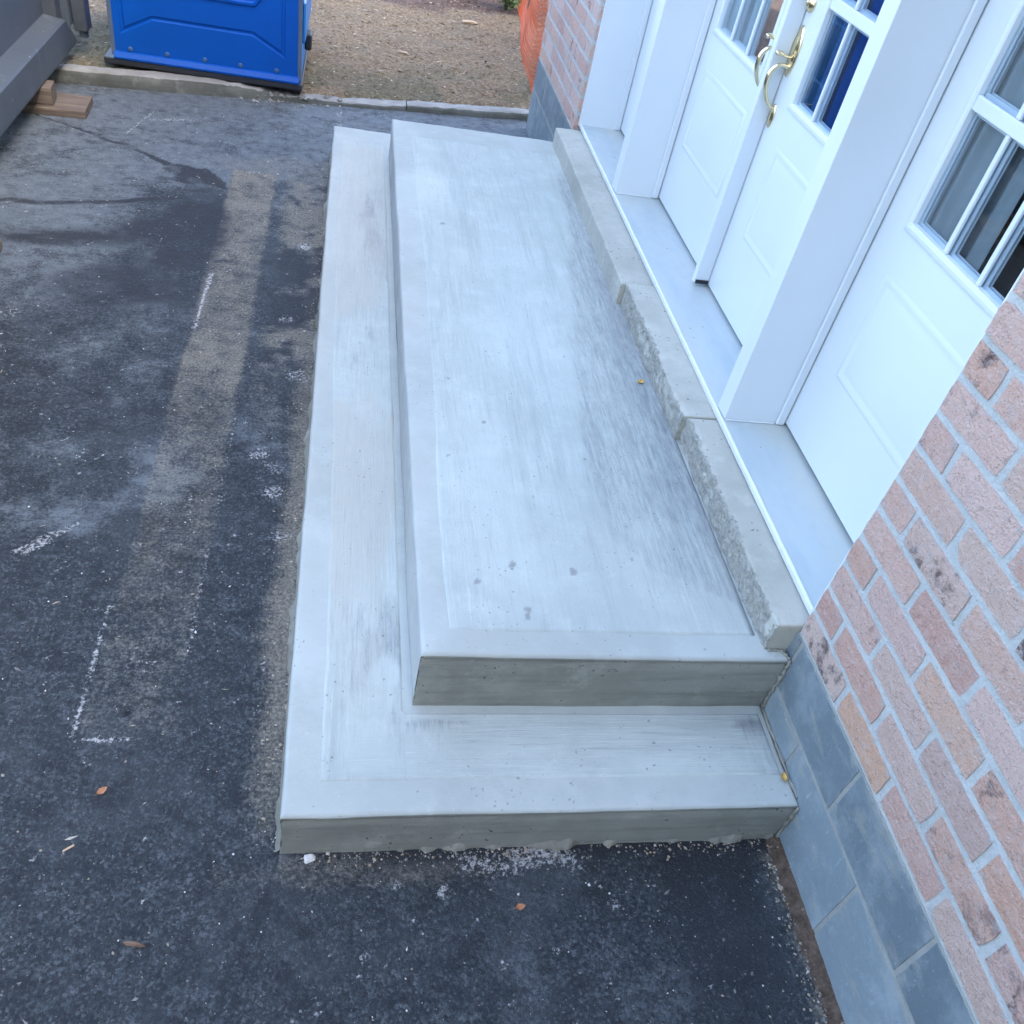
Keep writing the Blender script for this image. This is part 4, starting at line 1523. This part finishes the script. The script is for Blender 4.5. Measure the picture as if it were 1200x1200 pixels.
d1 = door('door', 'white door leaf with grey blue curtain, left of the pair', 2.2815, 3.198, (2.49, 3.085), (2.685, 2.703, 2.893, 2.911))
d2 = door('door', 'white door leaf with navy curtain and whole brass handle', 1.368, 2.2785, (1.585, 2.118), (1.762, 1.776, 1.936, 1.950))
d3 = door('side_panel', 'fixed white panelled side leaf next to the near brick pier', 0.392, 1.284, (0.60, 1.135), (0.770, 0.787, 0.946, 0.963))
d4 = door('side_panel', 'fixed white panelled side leaf beside the far brick pier', 3.287, 4.153, (3.50, 4.03), (3.670, 3.687, 3.845, 3.862))
# astragal between the two leaves
b = MB()
b.box(1.606, T1 - 0.001, 2.282, 2.315, ZT + 0.012, DZ1, 0.003)
b.make('astragal', MAT['white'], d1)
b = MB()
b.box(1.612, T1 - 0.004, 2.277, 2.283, ZT + 0.0125, ZT + 0.03, 0.001)
b.make('sweep', MAT['black'], d1)


def handle(y, parent, dz=0.0):
    mb = MB()

    def plate(zc, hh, ww, th):
        pts = []
        for k in range(28):
            a = 2 * math.pi * k / 28
            c, s = math.cos(a), math.sin(a)
            sh = 1 + 0.07 * math.cos(4 * a)
            pts.append((ww * np.sign(c) * abs(c) ** 0.75 * sh, hh * np.sign(s) * abs(s) ** 0.75 * sh))
        V, F = [], []
        for (sc, xx) in ((1.0, 0.0), (1.0, th * 0.5), (0.86, th), (0.72, th * 0.8), (0.6, th * 1.25)):
            V += [(T1 - xx, y + p[0] * sc, zc + p[1] * sc) for p in pts]
        for q in range(4):
            for k in range(28):
                F.append((q * 28 + k, q * 28 + (k + 1) % 28, (q + 1) * 28 + (k + 1) % 28, (q + 1) * 28 + k))
        F.append(tuple(4 * 28 + k for k in range(28)))
        mb.add(V, F)
    plate(1.532, 0.082, 0.033, 0.009)
    plate(1.302, 0.042, 0.021, 0.008)
    P = spline([(T1 - 0.004, y, 1.476), (T1 - 0.030, y, 1.480), (T1 - 0.052, y, 1.474), (T1 - 0.068, y, 1.448), (T1 - 0.069, y, 1.412), (T1 - 0.056, y, 1.374), (T1 - 0.036, y, 1.345), (T1 - 0.012, y, 1.328), (T1 - 0.004, y, 1.318)], 5)
    rad = np.interp(np.linspace(0, 1, len(P)), [0, 0.08, 0.2, 0.38, 0.6, 0.85, 1], [0.011, 0.007, 0.0075, 0.010, 0.0085, 0.0055, 0.007])
    mb.tube(P, list(rad), 12)
    # thumb lever
    P = spline([(T1 - 0.004, y, 1.508), (T1 - 0.035, y, 1.512), (T1 - 0.058, y, 1.520), (T1 - 0.070, y, 1.516)], 4)
    mb.tube(P, [0.005] * 6 + [0.008] * (len(P) - 6), 8, True, 1.6)
    mb.V = [(v[0], v[1], v[2] + dz) for v in mb.V]
    h = mb.make('handle', MAT['brass'], parent, (T1, y, 1.25), True)
    mb = MB()
    pr = [(0.0, 0.030), (0.006, 0.030), (0.010, 0.026), (0.014, 0.022), (0.018, 0.016), (0.019, 0.0005)]
    V, F = [], []
    for (xx, r_) in pr:
        V += [(T1 - xx, y + r_ * math.cos(2 * math.pi * k / 24), 1.690 + r_ * 1.0 * math.sin(2 * math.pi * k / 24)) for k in range(24)]
    for q in range(len(pr) - 1):
        for k in range(24):
            F.append((q * 24 + k, q * 24 + (k + 1) % 24, (q + 1) * 24 + (k + 1) % 24, (q + 1) * 24 + k))
    mb.add(V, F)
    mb.box(T1 - 0.024, T1 - 0.018, y - 0.002, y + 0.002, 1.680, 1.700)
    mb.make('deadbolt', MAT['brass'], parent, (T1, y, 1.66), True)


handle(2.252, d2)
handle(2.385, d1, 0.022)


# curtains inside the room
def curtain(y0, y1, x, mat, amp, seed, z0=0.6, z1=2.55):
    yy = np.linspace(y0, y1, int((y1 - y0) / 0.006))
    zz = np.linspace(z0, z1, 12)
    Yg, Zg = np.meshgrid(yy, zz, indexing='ij')
    ph = yy * 60 + 5 * vnoise(yy * 5, yy * 0, seed)
    Xg = x + (amp * np.sin(ph) + amp * 0.5 * np.sin(ph * 2.3 + 1))[:, None] + 0.004 * (fbm(Yg * 8, Zg * 2, seed, 2) - 0.5)
    o = link('curtain', gridmesh('curtain', Xg, Yg, Zg), mat, house)
    return o


curtain(2.30, 2.69, T1 + 0.047, MAT['darkcloth'], 0.009, 187)['label'] = 'dark grey curtain'
curtain(2.70, 3.2, T1 + 0.047, MAT['curtain'], 0.009, 181)['label'] = 'grey blue pleated curtain'
curtain(1.38, 2.05, T1 + 0.052, MAT['navy'], 0.012, 183)['label'] = 'dark navy pleated curtain'
curtain(0.85, 1.30, T1 + 0.047, MAT['greycloth'], 0.009, 185)['label'] = 'plain grey curtain'
room = MB()
room.box(1.72, 7.9, -3.9, 5.51, 0.381, 0.50)
room.box(3.6, 3.7, -3.9, 5.51, 0.50, TOP - 0.05)
room.make('room_interior', MAT['room'], house)

# ------------------------------------------------------------------ portable toilet
TY = 5.47
TX0, TX1 = -1.445, -0.262
TZ = 0.135
ptoi = thing('portable_toilet', 'bright blue plastic portable toilet standing behind the kerb', 'portable toilet', ((TX0 + TX1) / 2, TY + 0.58, 0.06))
D = 1.16
b = MB()
b.box(TX0 + 0.012, TX1 - 0.012, TY + 0.035, TY + D, TZ, 2.15)
b.make('cabin', MAT['blue'], ptoi)


def wallplate(outer, inner, y, depth):
    pass


# front sheet: outer field with a pressed-in panel shaped like the photograph's
shape = [(-1.394, 1.95), (-1.396, 0.279), (-1.19, 0.386), (-0.565, 0.386), (-0.350, 0.272), (-0.344, 1.95)]
out_ = [(TX0, 2.14), (TX0, TZ), (-1.19, TZ), (-0.565, TZ), (TX1, TZ), (TX1, 2.14)]
V, F = [], []


def inset(poly, d):
    n = len(poly)
    c = np.array(poly)
    res = []
    for i in range(n):
        p0, p1, p2 = c[i - 1], c[i], c[(i + 1) % n]
        e1 = (p1 - p0) / np.linalg.norm(p1 - p0)
        e2 = (p2 - p1) / np.linalg.norm(p2 - p1)
        n1 = np.array([-e1[1], e1[0]])
        n2 = np.array([-e2[1], e2[0]])
        bis = n1 + n2
        bis /= max(1e-6, np.linalg.norm(bis))
        k_ = d / max(0.4, float(bis @ n1))
        res.append(tuple(p1 + bis * k_))
    return res


rings = [(out_, 0.0), (shape, 0.0), (inset(shape, 0.008), 0.010), (inset(shape, 0.016), 0.010), (inset(shape, 0.030), 0.002)]
for poly, dd in rings:
    V += [(p[0], TY + dd, p[1]) for p in poly]
n8 = 6
for q in range(len(rings) - 1):
    for k in range(n8):
        a, b2 = k, (k + 1) % n8
        F.append((q * n8 + a, q * n8 + b2, (q + 1) * n8 + b2, (q + 1) * n8 + a))
F.append(tuple((len(rings) - 1) * n8 + k for k in range(n8)))
link('front_panel', mesh('front_panel', V, F), MAT['blue'], ptoi)
# upper emblem tray
V, F = [], []
tray = [(-1.20, 1.30), (-1.20, 0.66), (-1.09, 0.562), (-0.62, 0.562), (-0.54, 0.566), (-0.462, 0.66), (-0.462, 1.30)]
rr = [(tray, 0.004), (inset(tray, 0.006), -0.010), (inset(tray, 0.022), -0.012), (inset(tray, 0.032), -0.001)]
for poly, dd in rr:
    V += [(p[0], TY + dd, p[1]) for p in poly]
for q in range(3):
    for k in range(7):
        F.append((q * 7 + k, q * 7 + (k + 1) % 7, (q + 1) * 7 + (k + 1) % 7, (q + 1) * 7 + k))
F.append(tuple(21 + k for k in range(7)))
link('raised_emboss', mesh('raised_emboss', V, F), MAT['blue'], ptoi)
b = MB()
b.prism([(TY - 0.028, TZ - 0.004), (TY - 0.030, TZ + 0.008), (TY - 0.012, TZ + 0.034), (TY + 0.002, TZ + 0.040), (TY + 0.002, TZ - 0.004)], 0, TX0 - 0.004, TX1 + 0.004)
b.make('bottom_lip', MAT['blue'], ptoi)
for x in (-1.345, -1.115, -0.876, -0.645, -0.409):
    b = MB()
    V, F = [], []
    for (r_, yy_) in ((0.0165, 0.002), (0.015, -0.004), (0.009, -0.0065)):
        V += [(x + r_ * math.cos(2 * math.pi * k / 12), TY + yy_, 0.193 + r_ * math.sin(2 * math.pi * k / 12)) for k in range(12)]
    for q in range(2):
        for k in range(12):
            F.append((q * 12 + k, q * 12 + (k + 1) % 12, (q + 1) * 12 + (k + 1) % 12, (q + 1) * 12 + k))
    F.append(tuple(24 + k for k in range(12)))
    link('rivet', mesh('rivet', V, F), MAT['rivet'], ptoi)
for x in (TX0 - 0.006, TX1 + 0.006):
    s_ = 1 if x > -1 else -1
    b = MB()
    b.box(x - 0.013, x + 0.013, TY - 0.006, TY + 0.03, TZ + 0.01, 2.15, 0.003)
    b.make('corner_trim', MAT['trim'], ptoi)
# side sheet with vents and a door latch block
b = MB()
b.box(TX1 - 0.01, TX1 + 0.012, TY + 0.032, TY + D, TZ, 2.14, 0.003)
for z_ in (0.35, 0.75, 1.2, 1.6):
    b.box(TX1 + 0.0105, TX1 + 0.035, TY + 0.12, TY + 1.0, z_, z_ + 0.26, 0.012)
b.make('side_panel', MAT['bluelight'], ptoi)
b = MB()
b.box(TX1 + 0.012, TX1 + 0.06, TY + 0.55, TY + 0.68, 0.19, 0.30, 0.01)
b.make('latch_block', MAT['black'], ptoi)
b = MB()
b.box(TX0 - 0.07, TX1 + 0.025, TY - 0.022, TY + D + 0.03, 0.088, TZ - 0.005, 0.006)
for y_ in (TY + 0.08, TY + 0.9):
    b.box(TX0 - 0.03, TX1 + 0.01, y_, y_ + 0.12, 0.03, 0.089, 0.004)
b.make('skid_base', MAT['black'], ptoi)
b = MB()
b.prism([(TY - 0.03, 2.141), (TY - 0.03, 2.18), (TY + 0.2, 2.30), (TY + 0.96, 2.30), (TY + D + 0.03, 2.18), (TY + D + 0.03, 2.141)], 0, TX0 - 0.03, TX1 + 0.03)
b.make('roof', MAT['bluelight'], ptoi)

# ------------------------------------------------------------------ dumpster
DX = -1.70
dmp = thing('dumpster', 'scuffed grey steel dumpster standing on planks at the driveway edge', 'dumpster', (-2.5, 3.4, 0.1))
b = MB()
b.box(-4.0, -1.822, 0.9, 5.36, 0.30, 1.65, 0.01)
b.make('body', MAT['dump'], dmp)
b = MB()
# rail: sloping top, tall outer face, end cut at a slant
Vr = []
for (yb_, yt_) in ((0.9, 0.9), (5.60, 5.36)):
    Vr += [(-1.825, yb_, 0.145), (DX - 0.004, yb_, 0.15), (DX, yb_ - 0.02 * (yb_ > 2), 0.165), (DX, yt_ + 0.02 * (yb_ > 2), 0.335), (DX - 0.012, yt_, 0.346), (-1.825, yt_, 0.362)]
Fr = [tuple(range(6))[::-1], tuple(range(6, 12))] + [(k, (k + 1) % 6, 6 + (k + 1) % 6, 6 + k) for k in range(6)]
b.add(Vr, Fr)
b.make('side_rail', MAT['dump'], dmp)
b = MB()
b.box(-1.84, -1.745, 5.362, 5.52, 0.27, 1.6, 0.006)
b.make('corner_recess', MAT['darksteel'], dmp)
b = MB()
b.box(-1.755, -1.70, 5.47, 5.60, 0.27, 1.6, 0.008)
b.make('end_post', MAT['dump'], dmp)
b = MB()
b.box(-1.70, -1.615, 5.53, 5.66, 0.235, 1.5, 0.008)
b.tube([(-1.655, 5.59, 0.19), (-1.655, 5.59, 0.30)], 0.03, 12)
b.make('gate_hinge', MAT['darksteel'], dmp)
for y_ in (1.3, 2.6, 3.9):
    b = MB()
    b.prism([(-1.823, 0.355), (-1.712, 0.349), (-1.74, 1.62), (-1.823, 1.62)], 1, y_, y_ + 0.09) if False else b.box(-1.823, -1.75, y_ - 0.6, y_ - 0.51, 0.362, 1.62, 0.006)
    b.make('side_rib', MAT['dump'], dmp)
b = MB()
for y_ in (1.2, 5.1):
    b.tube([(-1.98, y_, 0.24), (-1.9, y_, 0.24)], 0.10, 16)
b.make('ground_roller', MAT['darksteel'], dmp)


def lumber(name, label, cat, cx, cy, z0, L, Wd, T, rz, seed, group=None):
    r = np.random.default_rng(seed)
    xs_ = np.linspace(-L / 2, L / 2, 9)
    V, F = [], []
    pr = [(-Wd / 2, 0.003), (-Wd / 2 + 0.003, 0), (Wd / 2 - 0.003, 0), (Wd / 2, 0.003), (Wd / 2, T - 0.004), (Wd / 2 - 0.004, T), (-Wd / 2 + 0.004, T), (-Wd / 2, T - 0.004)]
    for x in xs_:
        for (a, c) in pr:
            V.append((x + r.uniform(-1, 1) * 0.001, a + r.uniform(-1, 1) * 0.0012, c + r.uniform(-1, 1) * 0.0008))
    for i in range(8):
        for k in range(8):
            F.append((i * 8 + k, i * 8 + (k + 1) % 8, (i + 1) * 8 + (k + 1) % 8, (i + 1) * 8 + k)[::-1])
    F.append(tuple(range(8)))
    F.append(tuple(64 + k for k in range(8))[::-1])
    o = link(name, mesh(name, V, F), MAT['wood'], None, (cx, cy, z0))
    o.rotation_euler = (0, 0, rz)
    return tag(o, label, cat, group)


lumber('wooden_plank', 'weathered plank lying flat under the corner of the dumpster', 'plank', -1.80, 4.79, 0.001, 0.64, 0.27, 0.045, 0.06, 401)
lumber('wooden_block', 'short lumber block between the plank and the dumpster rail', 'block', -1.79, 4.76, 0.047, 0.26, 0.14, 0.098, 0.1, 403)
lumber('wooden_scrap', 'small wooden scrap end at the left edge of the driveway', 'wood scrap', -1.56, 2.95, 0.002, 0.18, 0.10, 0.04, 0.1, 405)

# ------------------------------------------------------------------ orange safety fence
fence = thing('safety_fence', 'orange plastic safety netting running back from the house corner', 'fence', (1.5, 5.8, 0.05))
mb = MB()


def fpt(s, h):
    x = 1.43 + 0.096 * s + 0.010 * math.sin(s * 2.6) + 0.015 * math.sin(h * 5 + s * 3)
    y = 5.78 + s
    base = 0.03 + 0.02 * math.sin(s * 4) + 0.17 * max(0.0, 1 - s / 0.6)
    return Vector((x + 0.015 * math.sin(h * 17 + s), y, base + h * (1.0 + 0.02 * math.sin(s * 3))))


NS, NH, ST, SH = 112, 34, 0.039, 0.035
for fold in (0,):
    off = Vector((0.05 * fold, 0.012 * fold, 0.013 * fold))
    for i in range(NS + 1):
        for j in range(0, NH if fold == 0 else NH // 2, 2):
            a, c = fpt(i * ST, j * SH) + off, fpt(i * ST + 0.02, (j + 2) * SH) + off
            w = Vector((0, 0.0044, 0))
            t = Vector((0.0015, 0, 0))
            mb.add([a - w, a + w, c + w, c - w, a - w + t, a + w + t, c + w + t, c - w + t], [(0, 1, 2, 3), (4, 7, 6, 5), (0, 3, 7, 4), (1, 5, 6, 2)])
    for j in range(NH + 1 if fold == 0 else NH // 2):
        for i in range(0, NS, 2):
            a, c = fpt(i * ST, j * SH) + off, fpt((i + 2) * ST, j * SH) + off
            w = Vector((0, 0, 0.0044 if j % 8 else 0.013))
            t = Vector((0.002, 0, 0))
            mb.add([a - w, c - w, c + w, a + w, a - w + t, c - w + t, c + w + t, a + w + t], [(0, 1, 2, 3), (4, 7, 6, 5), (0, 4, 5, 1), (3, 2, 6, 7)])
net = mb.make('net', MAT['orange'], fence)
net['kind'] = 'stuff'
for s_ in (1.9, 3.7):
    p = fpt(s_, 0)
    boxobj('stake', MAT['wood'], fence, p.x + 0.01, p.x + 0.045, p.y - 0.018, p.y + 0.018, -0.1, 1.4, 0.003)


# ------------------------------------------------------------------ shrubs
def shrub(cx, cy, rad, h, n, label, seed):
    r = random.Random(seed)
    z0 = float(soil_z(np.array(cx), np.array(cy))) - 0.02
    t = thing('shrub', label, 'shrub', (cx, cy, z0), 'low green shrubs at the yard edge')
    st = MB()
    lf = MB()
    for k in range(16):
        a = r.uniform(0, 6.28)
        e = Vector((cx + rad * 0.75 * math.cos(a) * r.uniform(0.3, 1), cy + rad * 0.75 * math.sin(a) * r.uniform(0.3, 1), z0 + h * r.uniform(0.5, 0.95)))
        mid = Vector((cx, cy, z0)).lerp(e, 0.5) + Vector((0, 0, 0.06))
        st.tube([(cx, cy, z0), mid, e], [0.007, 0.005, 0.002], 5)
        for q in range(n // 16):
            tt_ = r.uniform(0.25, 1.0)
            p = (mid.lerp(e, tt_ * 2 - 1) if tt_ > 0.5 else Vector((cx, cy, z0)).lerp(mid, tt_ * 2)) + Vector((r.gauss(0, 0.05), r.gauss(0, 0.05), r.gauss(0, 0.04)))
            d = Vector((r.gauss(0, 1), r.gauss(0, 1), r.gauss(0.3, 0.6))).normalized()
            u = d.cross(Vector((r.gauss(0, 1), r.gauss(0, 1), r.gauss(0, 1)))).normalized()
            L_ = r.uniform(0.03, 0.06)
            w_ = L_ * 0.3
            nn = d.cross(u) * L_ * 0.12
            lf.add([p, p + d * L_ * 0.5 + u * w_ + nn, p + d * L_, p + d * L_ * 0.5 - u * w_ + nn, p + d * L_ * 0.5], [(0, 1, 4), (1, 2, 4), (2, 3, 4), (3, 0, 4)])
    st.make('stems', MAT['stem'], t)
    f = lf.make('foliage', MAT['leaf'], t)
    return t


shrub(1.12, 9.0, 0.34, 0.45, 420, 'small leafy green shrub in the mulch, left of the orange fence', 5)
shrub(1.60, 8.75, 0.30, 0.34, 420, 'low yellow green plant against the foot of the orange fence', 6)
shrub(-0.35, 10.3, 0.4, 0.5, 420, 'small green shrub standing farthest back in the yard', 8)


# ------------------------------------------------------------------ loose stuff
def scatter(name, n, place, size, tone, mat, label, cat, elong=1.0):
    V, F, T = [], [], []
    base = np.array([(1, 0, 0.0), (-1, 0, 0.0), (0, 1, 0.0), (0, -1, 0.0), (0, 0, 0.9), (0, 0, -0.5)])
    tri = [(0, 2, 4), (2, 1, 4), (1, 3, 4), (3, 0, 4), (2, 0, 5), (1, 2, 5), (3, 1, 5), (0, 3, 5)]
    for i in range(n):
        x, y, z = place()
        s = size()
        el = elong if elong == 1.0 else random.uniform(1, elong)
        q = base * np.array([s * el, s * random.uniform(0.5, 1), s * random.uniform(0.35, 0.8)]) * np.array([[random.uniform(0.6, 1.1)] for _ in range(6)])
        a = random.uniform(0, 6.28)
        c, s_ = math.cos(a), math.sin(a)
        b = len(V)
        for p in q:
            V.append((x + p[0] * c - p[1] * s_, y + p[0] * s_ + p[1] * c, z + p[2]))
        F.extend(tuple(b + k for k in t) for t in tri)
        T.extend([tone()] * 6)
    o = link(name, mesh(name, V, F, False, dict(tone=T)), mat)
    return tag(o, label, cat, kind='stuff')


def asph_place():
    while True:
        x = random.uniform(-2.0, 1.39)
        y = -0.75 + 6.0 * random.random() ** 1.6
        if y > float(kerb_y(x)) - 0.01:
            continue
        if x > -0.005 and -0.004 < y < L1 + 0.02:
            continue
        return x, y, 0.002


def edge_place():
    r = random.random()
    if r < 0.45:
        return W - abs(random.gauss(0, 0.035)), -random.uniform(0.02, 0.95), 0.003
    if r < 0.8:
        return -abs(random.gauss(0, 0.045)) - 0.002, random.uniform(0, 4.5), 0.003
    return random.uniform(0.05, 1.35), -abs(random.gauss(0, 0.02)) - 0.004, 0.003


scatter('grit', 11000, asph_place, lambda: random.choice([0.0012, 0.0015, 0.002, 0.002, 0.003, 0.003, 0.004, 0.005]) * random.uniform(0.7, 1.2),
        lambda: random.choice([0.0, 0.05, 0.1, 0.15, 0.2, 0.25, 0.3, 0.3, 0.35, 0.4, 0.45, 0.5, 0.6, 0.75, 0.85, 1.0]), MAT['grit'], 'fine loose stone grit scattered over the asphalt', 'grit')
scatter('debris', 170, asph_place, lambda: random.choice([0.003, 0.004, 0.005]) * random.uniform(0.7, 1.3),
        lambda: random.choice([0.5, 0.65, 0.8, 0.85, 0.9, 1.0]), MAT['grit'], 'wood slivers and pale chips littered over the asphalt', 'debris', 4.0)
scatter('edge_gravel', 1800, edge_place, lambda: random.choice([0.002, 0.003, 0.004, 0.006]) * random.uniform(0.7, 1.3),
        lambda: random.choice([0.3, 0.5, 0.65, 0.8, 0.85, 0.85, 0.9]), MAT['grit'], 'tan gravel and dirt along the foot of the steps and wall', 'gravel')


def soil_place():
    while True:
        x = random.uniform(-2.6, 2.4)
        y = 5.3 + 5.0 * random.random()
        v = y - float(kerb_y(x)) - 0.1
        if v < 0 or (x > 1.38 and y < 5.75):
            continue
        return x, y, float(soil_z(np.array(x), np.array(y))) + 0.003


scatter('soil_litter', 9000, soil_place, lambda: random.choice([0.003, 0.004, 0.005, 0.006, 0.008, 0.011]) * random.uniform(0.6, 1.3),
        lambda: random.choice([0.0, 0.15, 0.3, 0.4, 0.5, 0.55, 0.65, 0.7, 0.75, 0.8, 0.95]), MAT['litter'], 'twigs, bark bits and small stones strewn over the bare soil', 'litter', 4.0)


def leaf(name, label, cat, x, y, z, L_, rz, mat, curl, seed, group='fallen leaves on the pavement'):
    r = np.random.default_rng(seed)
    n = 11
    V, F = [], []
    for i in range(n):
        t = i / (n - 1)
        w = 0.30 * L_ * math.sin(math.pi * t ** 0.85) ** 0.8 * (1 + 0.12 * r.uniform(-1, 1))
        for k, s in enumerate((-1, -0.5, 0, 0.5, 1)):
            V.append(((t - 0.5) * L_, s * w, 0.0015 + curl * L_ * (0.25 * s * s + 0.9 * (t - 0.5) ** 2) + 0.02 * L_ * r.uniform(0, 1)))
    for i in range(n - 1):
        for k in range(4):
            F.append((i * 5 + k, (i + 1) * 5 + k, (i + 1) * 5 + k + 1, i * 5 + k + 1))
    b = MB()
    b.add(V, F)
    b.tube([(-0.5 * L_, 0, 0.002), (-0.68 * L_, 0.02 * L_, 0.004)], 0.012 * L_ + 0.0004, 5)
    me = mesh(name, b.V, b.F, True)
    o = link(name, me, mat, None, (x, y, z))
    o.rotation_euler = (0, 0, rz)
    return tag(o, label, cat, group)


leaf('fallen_leaf', 'orange brown leaf on the asphalt left of the step corner', 'leaf', -0.464, 0.184, 0.003, 0.030, 0.75, MAT['dryleaf'], 0.3, 1)
leaf('fallen_leaf', 'curled brown leaf arched up on the asphalt at the lower left', 'leaf', -0.315, -0.21, 0.003, 0.052, -0.2, MAT['brownleaf'], -0.9, 2)
bpy.data.objects['fallen_leaf.001'].location.z = 0.015
bpy.data.objects['fallen_leaf.001'].scale = (1, 0.42, 1)
leaf('fallen_leaf', 'small orange leaf on dark asphalt in front of the steps', 'leaf', 0.615, -0.166, 0.003, 0.028, 0.2, MAT['dryleaf'], 0.5, 3)
leaf('fallen_leaf', 'yellow leaf on the lower step against the block wall', 'leaf', 1.375, 0.083, H1 + 0.003, 0.030, 1.3, MAT['yellowleaf'], 0.5, 4)
leaf('fallen_leaf', 'tiny tan leaf on the damp stain of the landing', 'leaf', 1.259, 1.68, H2 + 0.004, 0.035, 0.7, MAT['yellowleaf'], 0.4, 6)


def lump(name, label, cat, x, y, z, sx, sy, sz, rz, mat, seed, group=None):
    r = np.random.default_rng(seed)
    V, F = [], []
    n, m = 9, 5
    for j in range(m):
        ph = math.pi * (j + 0.5) / m - math.pi / 2
        for k in range(n):
            a = 2 * math.pi * k / n
            q = r.uniform(0.75, 1.15)
            c = abs(math.cos(a)) ** 0.6 * np.sign(math.cos(a))
            s = abs(math.sin(a)) ** 0.6 * np.sign(math.sin(a))
            V.append((sx * c * math.cos(ph) ** 0.5 * q, sy * s * math.cos(ph) ** 0.5 * q, sz * (math.sin(ph) + 0.9)))
    for j in range(m - 1):
        for k in range(n):
            F.append((j * n + k, j * n + (k + 1) % n, (j + 1) * n + (k + 1) % n, (j + 1) * n + k))
    F.append(tuple(range(n))[::-1])
    F.append(tuple((m - 1) * n + k for k in range(n)))
    o = link(name, mesh(name, V, F), mat, None, (x, y, z))
    o.rotation_euler = (0, 0, rz)
    return tag(o, label, cat, group)


lump('concrete_chip', 'pale concrete chip lying at the near left foot of the step', 'concrete chip', 0.075, -0.018, 0.0, 0.015, 0.012, 0.008, 0.3, MAT['chip'], 21)
lump('wood_chip', 'thin pale wood splinter on the asphalt at the lower left', 'wood chip', -0.512, 0.03, 0.0, 0.016, 0.003, 0.002, 0.6, MAT['woodchip'], 22)
lump('wood_chip', 'pale wood chip lying on the soil near the orange fence', 'wood chip', 1.16, 8.0, float(soil_z(np.array(1.16), np.array(8.0))) + 0.005, 0.075, 0.02, 0.012, 0.15, MAT['woodchip'], 23)
lump('wood_chip', 'small tan wood chip on the soil in the middle of the yard', 'wood chip', 0.50, 6.75, float(soil_z(np.array(0.5), np.array(6.75))) + 0.005, 0.045, 0.014, 0.008, -0.2, MAT['woodchip'], 24)
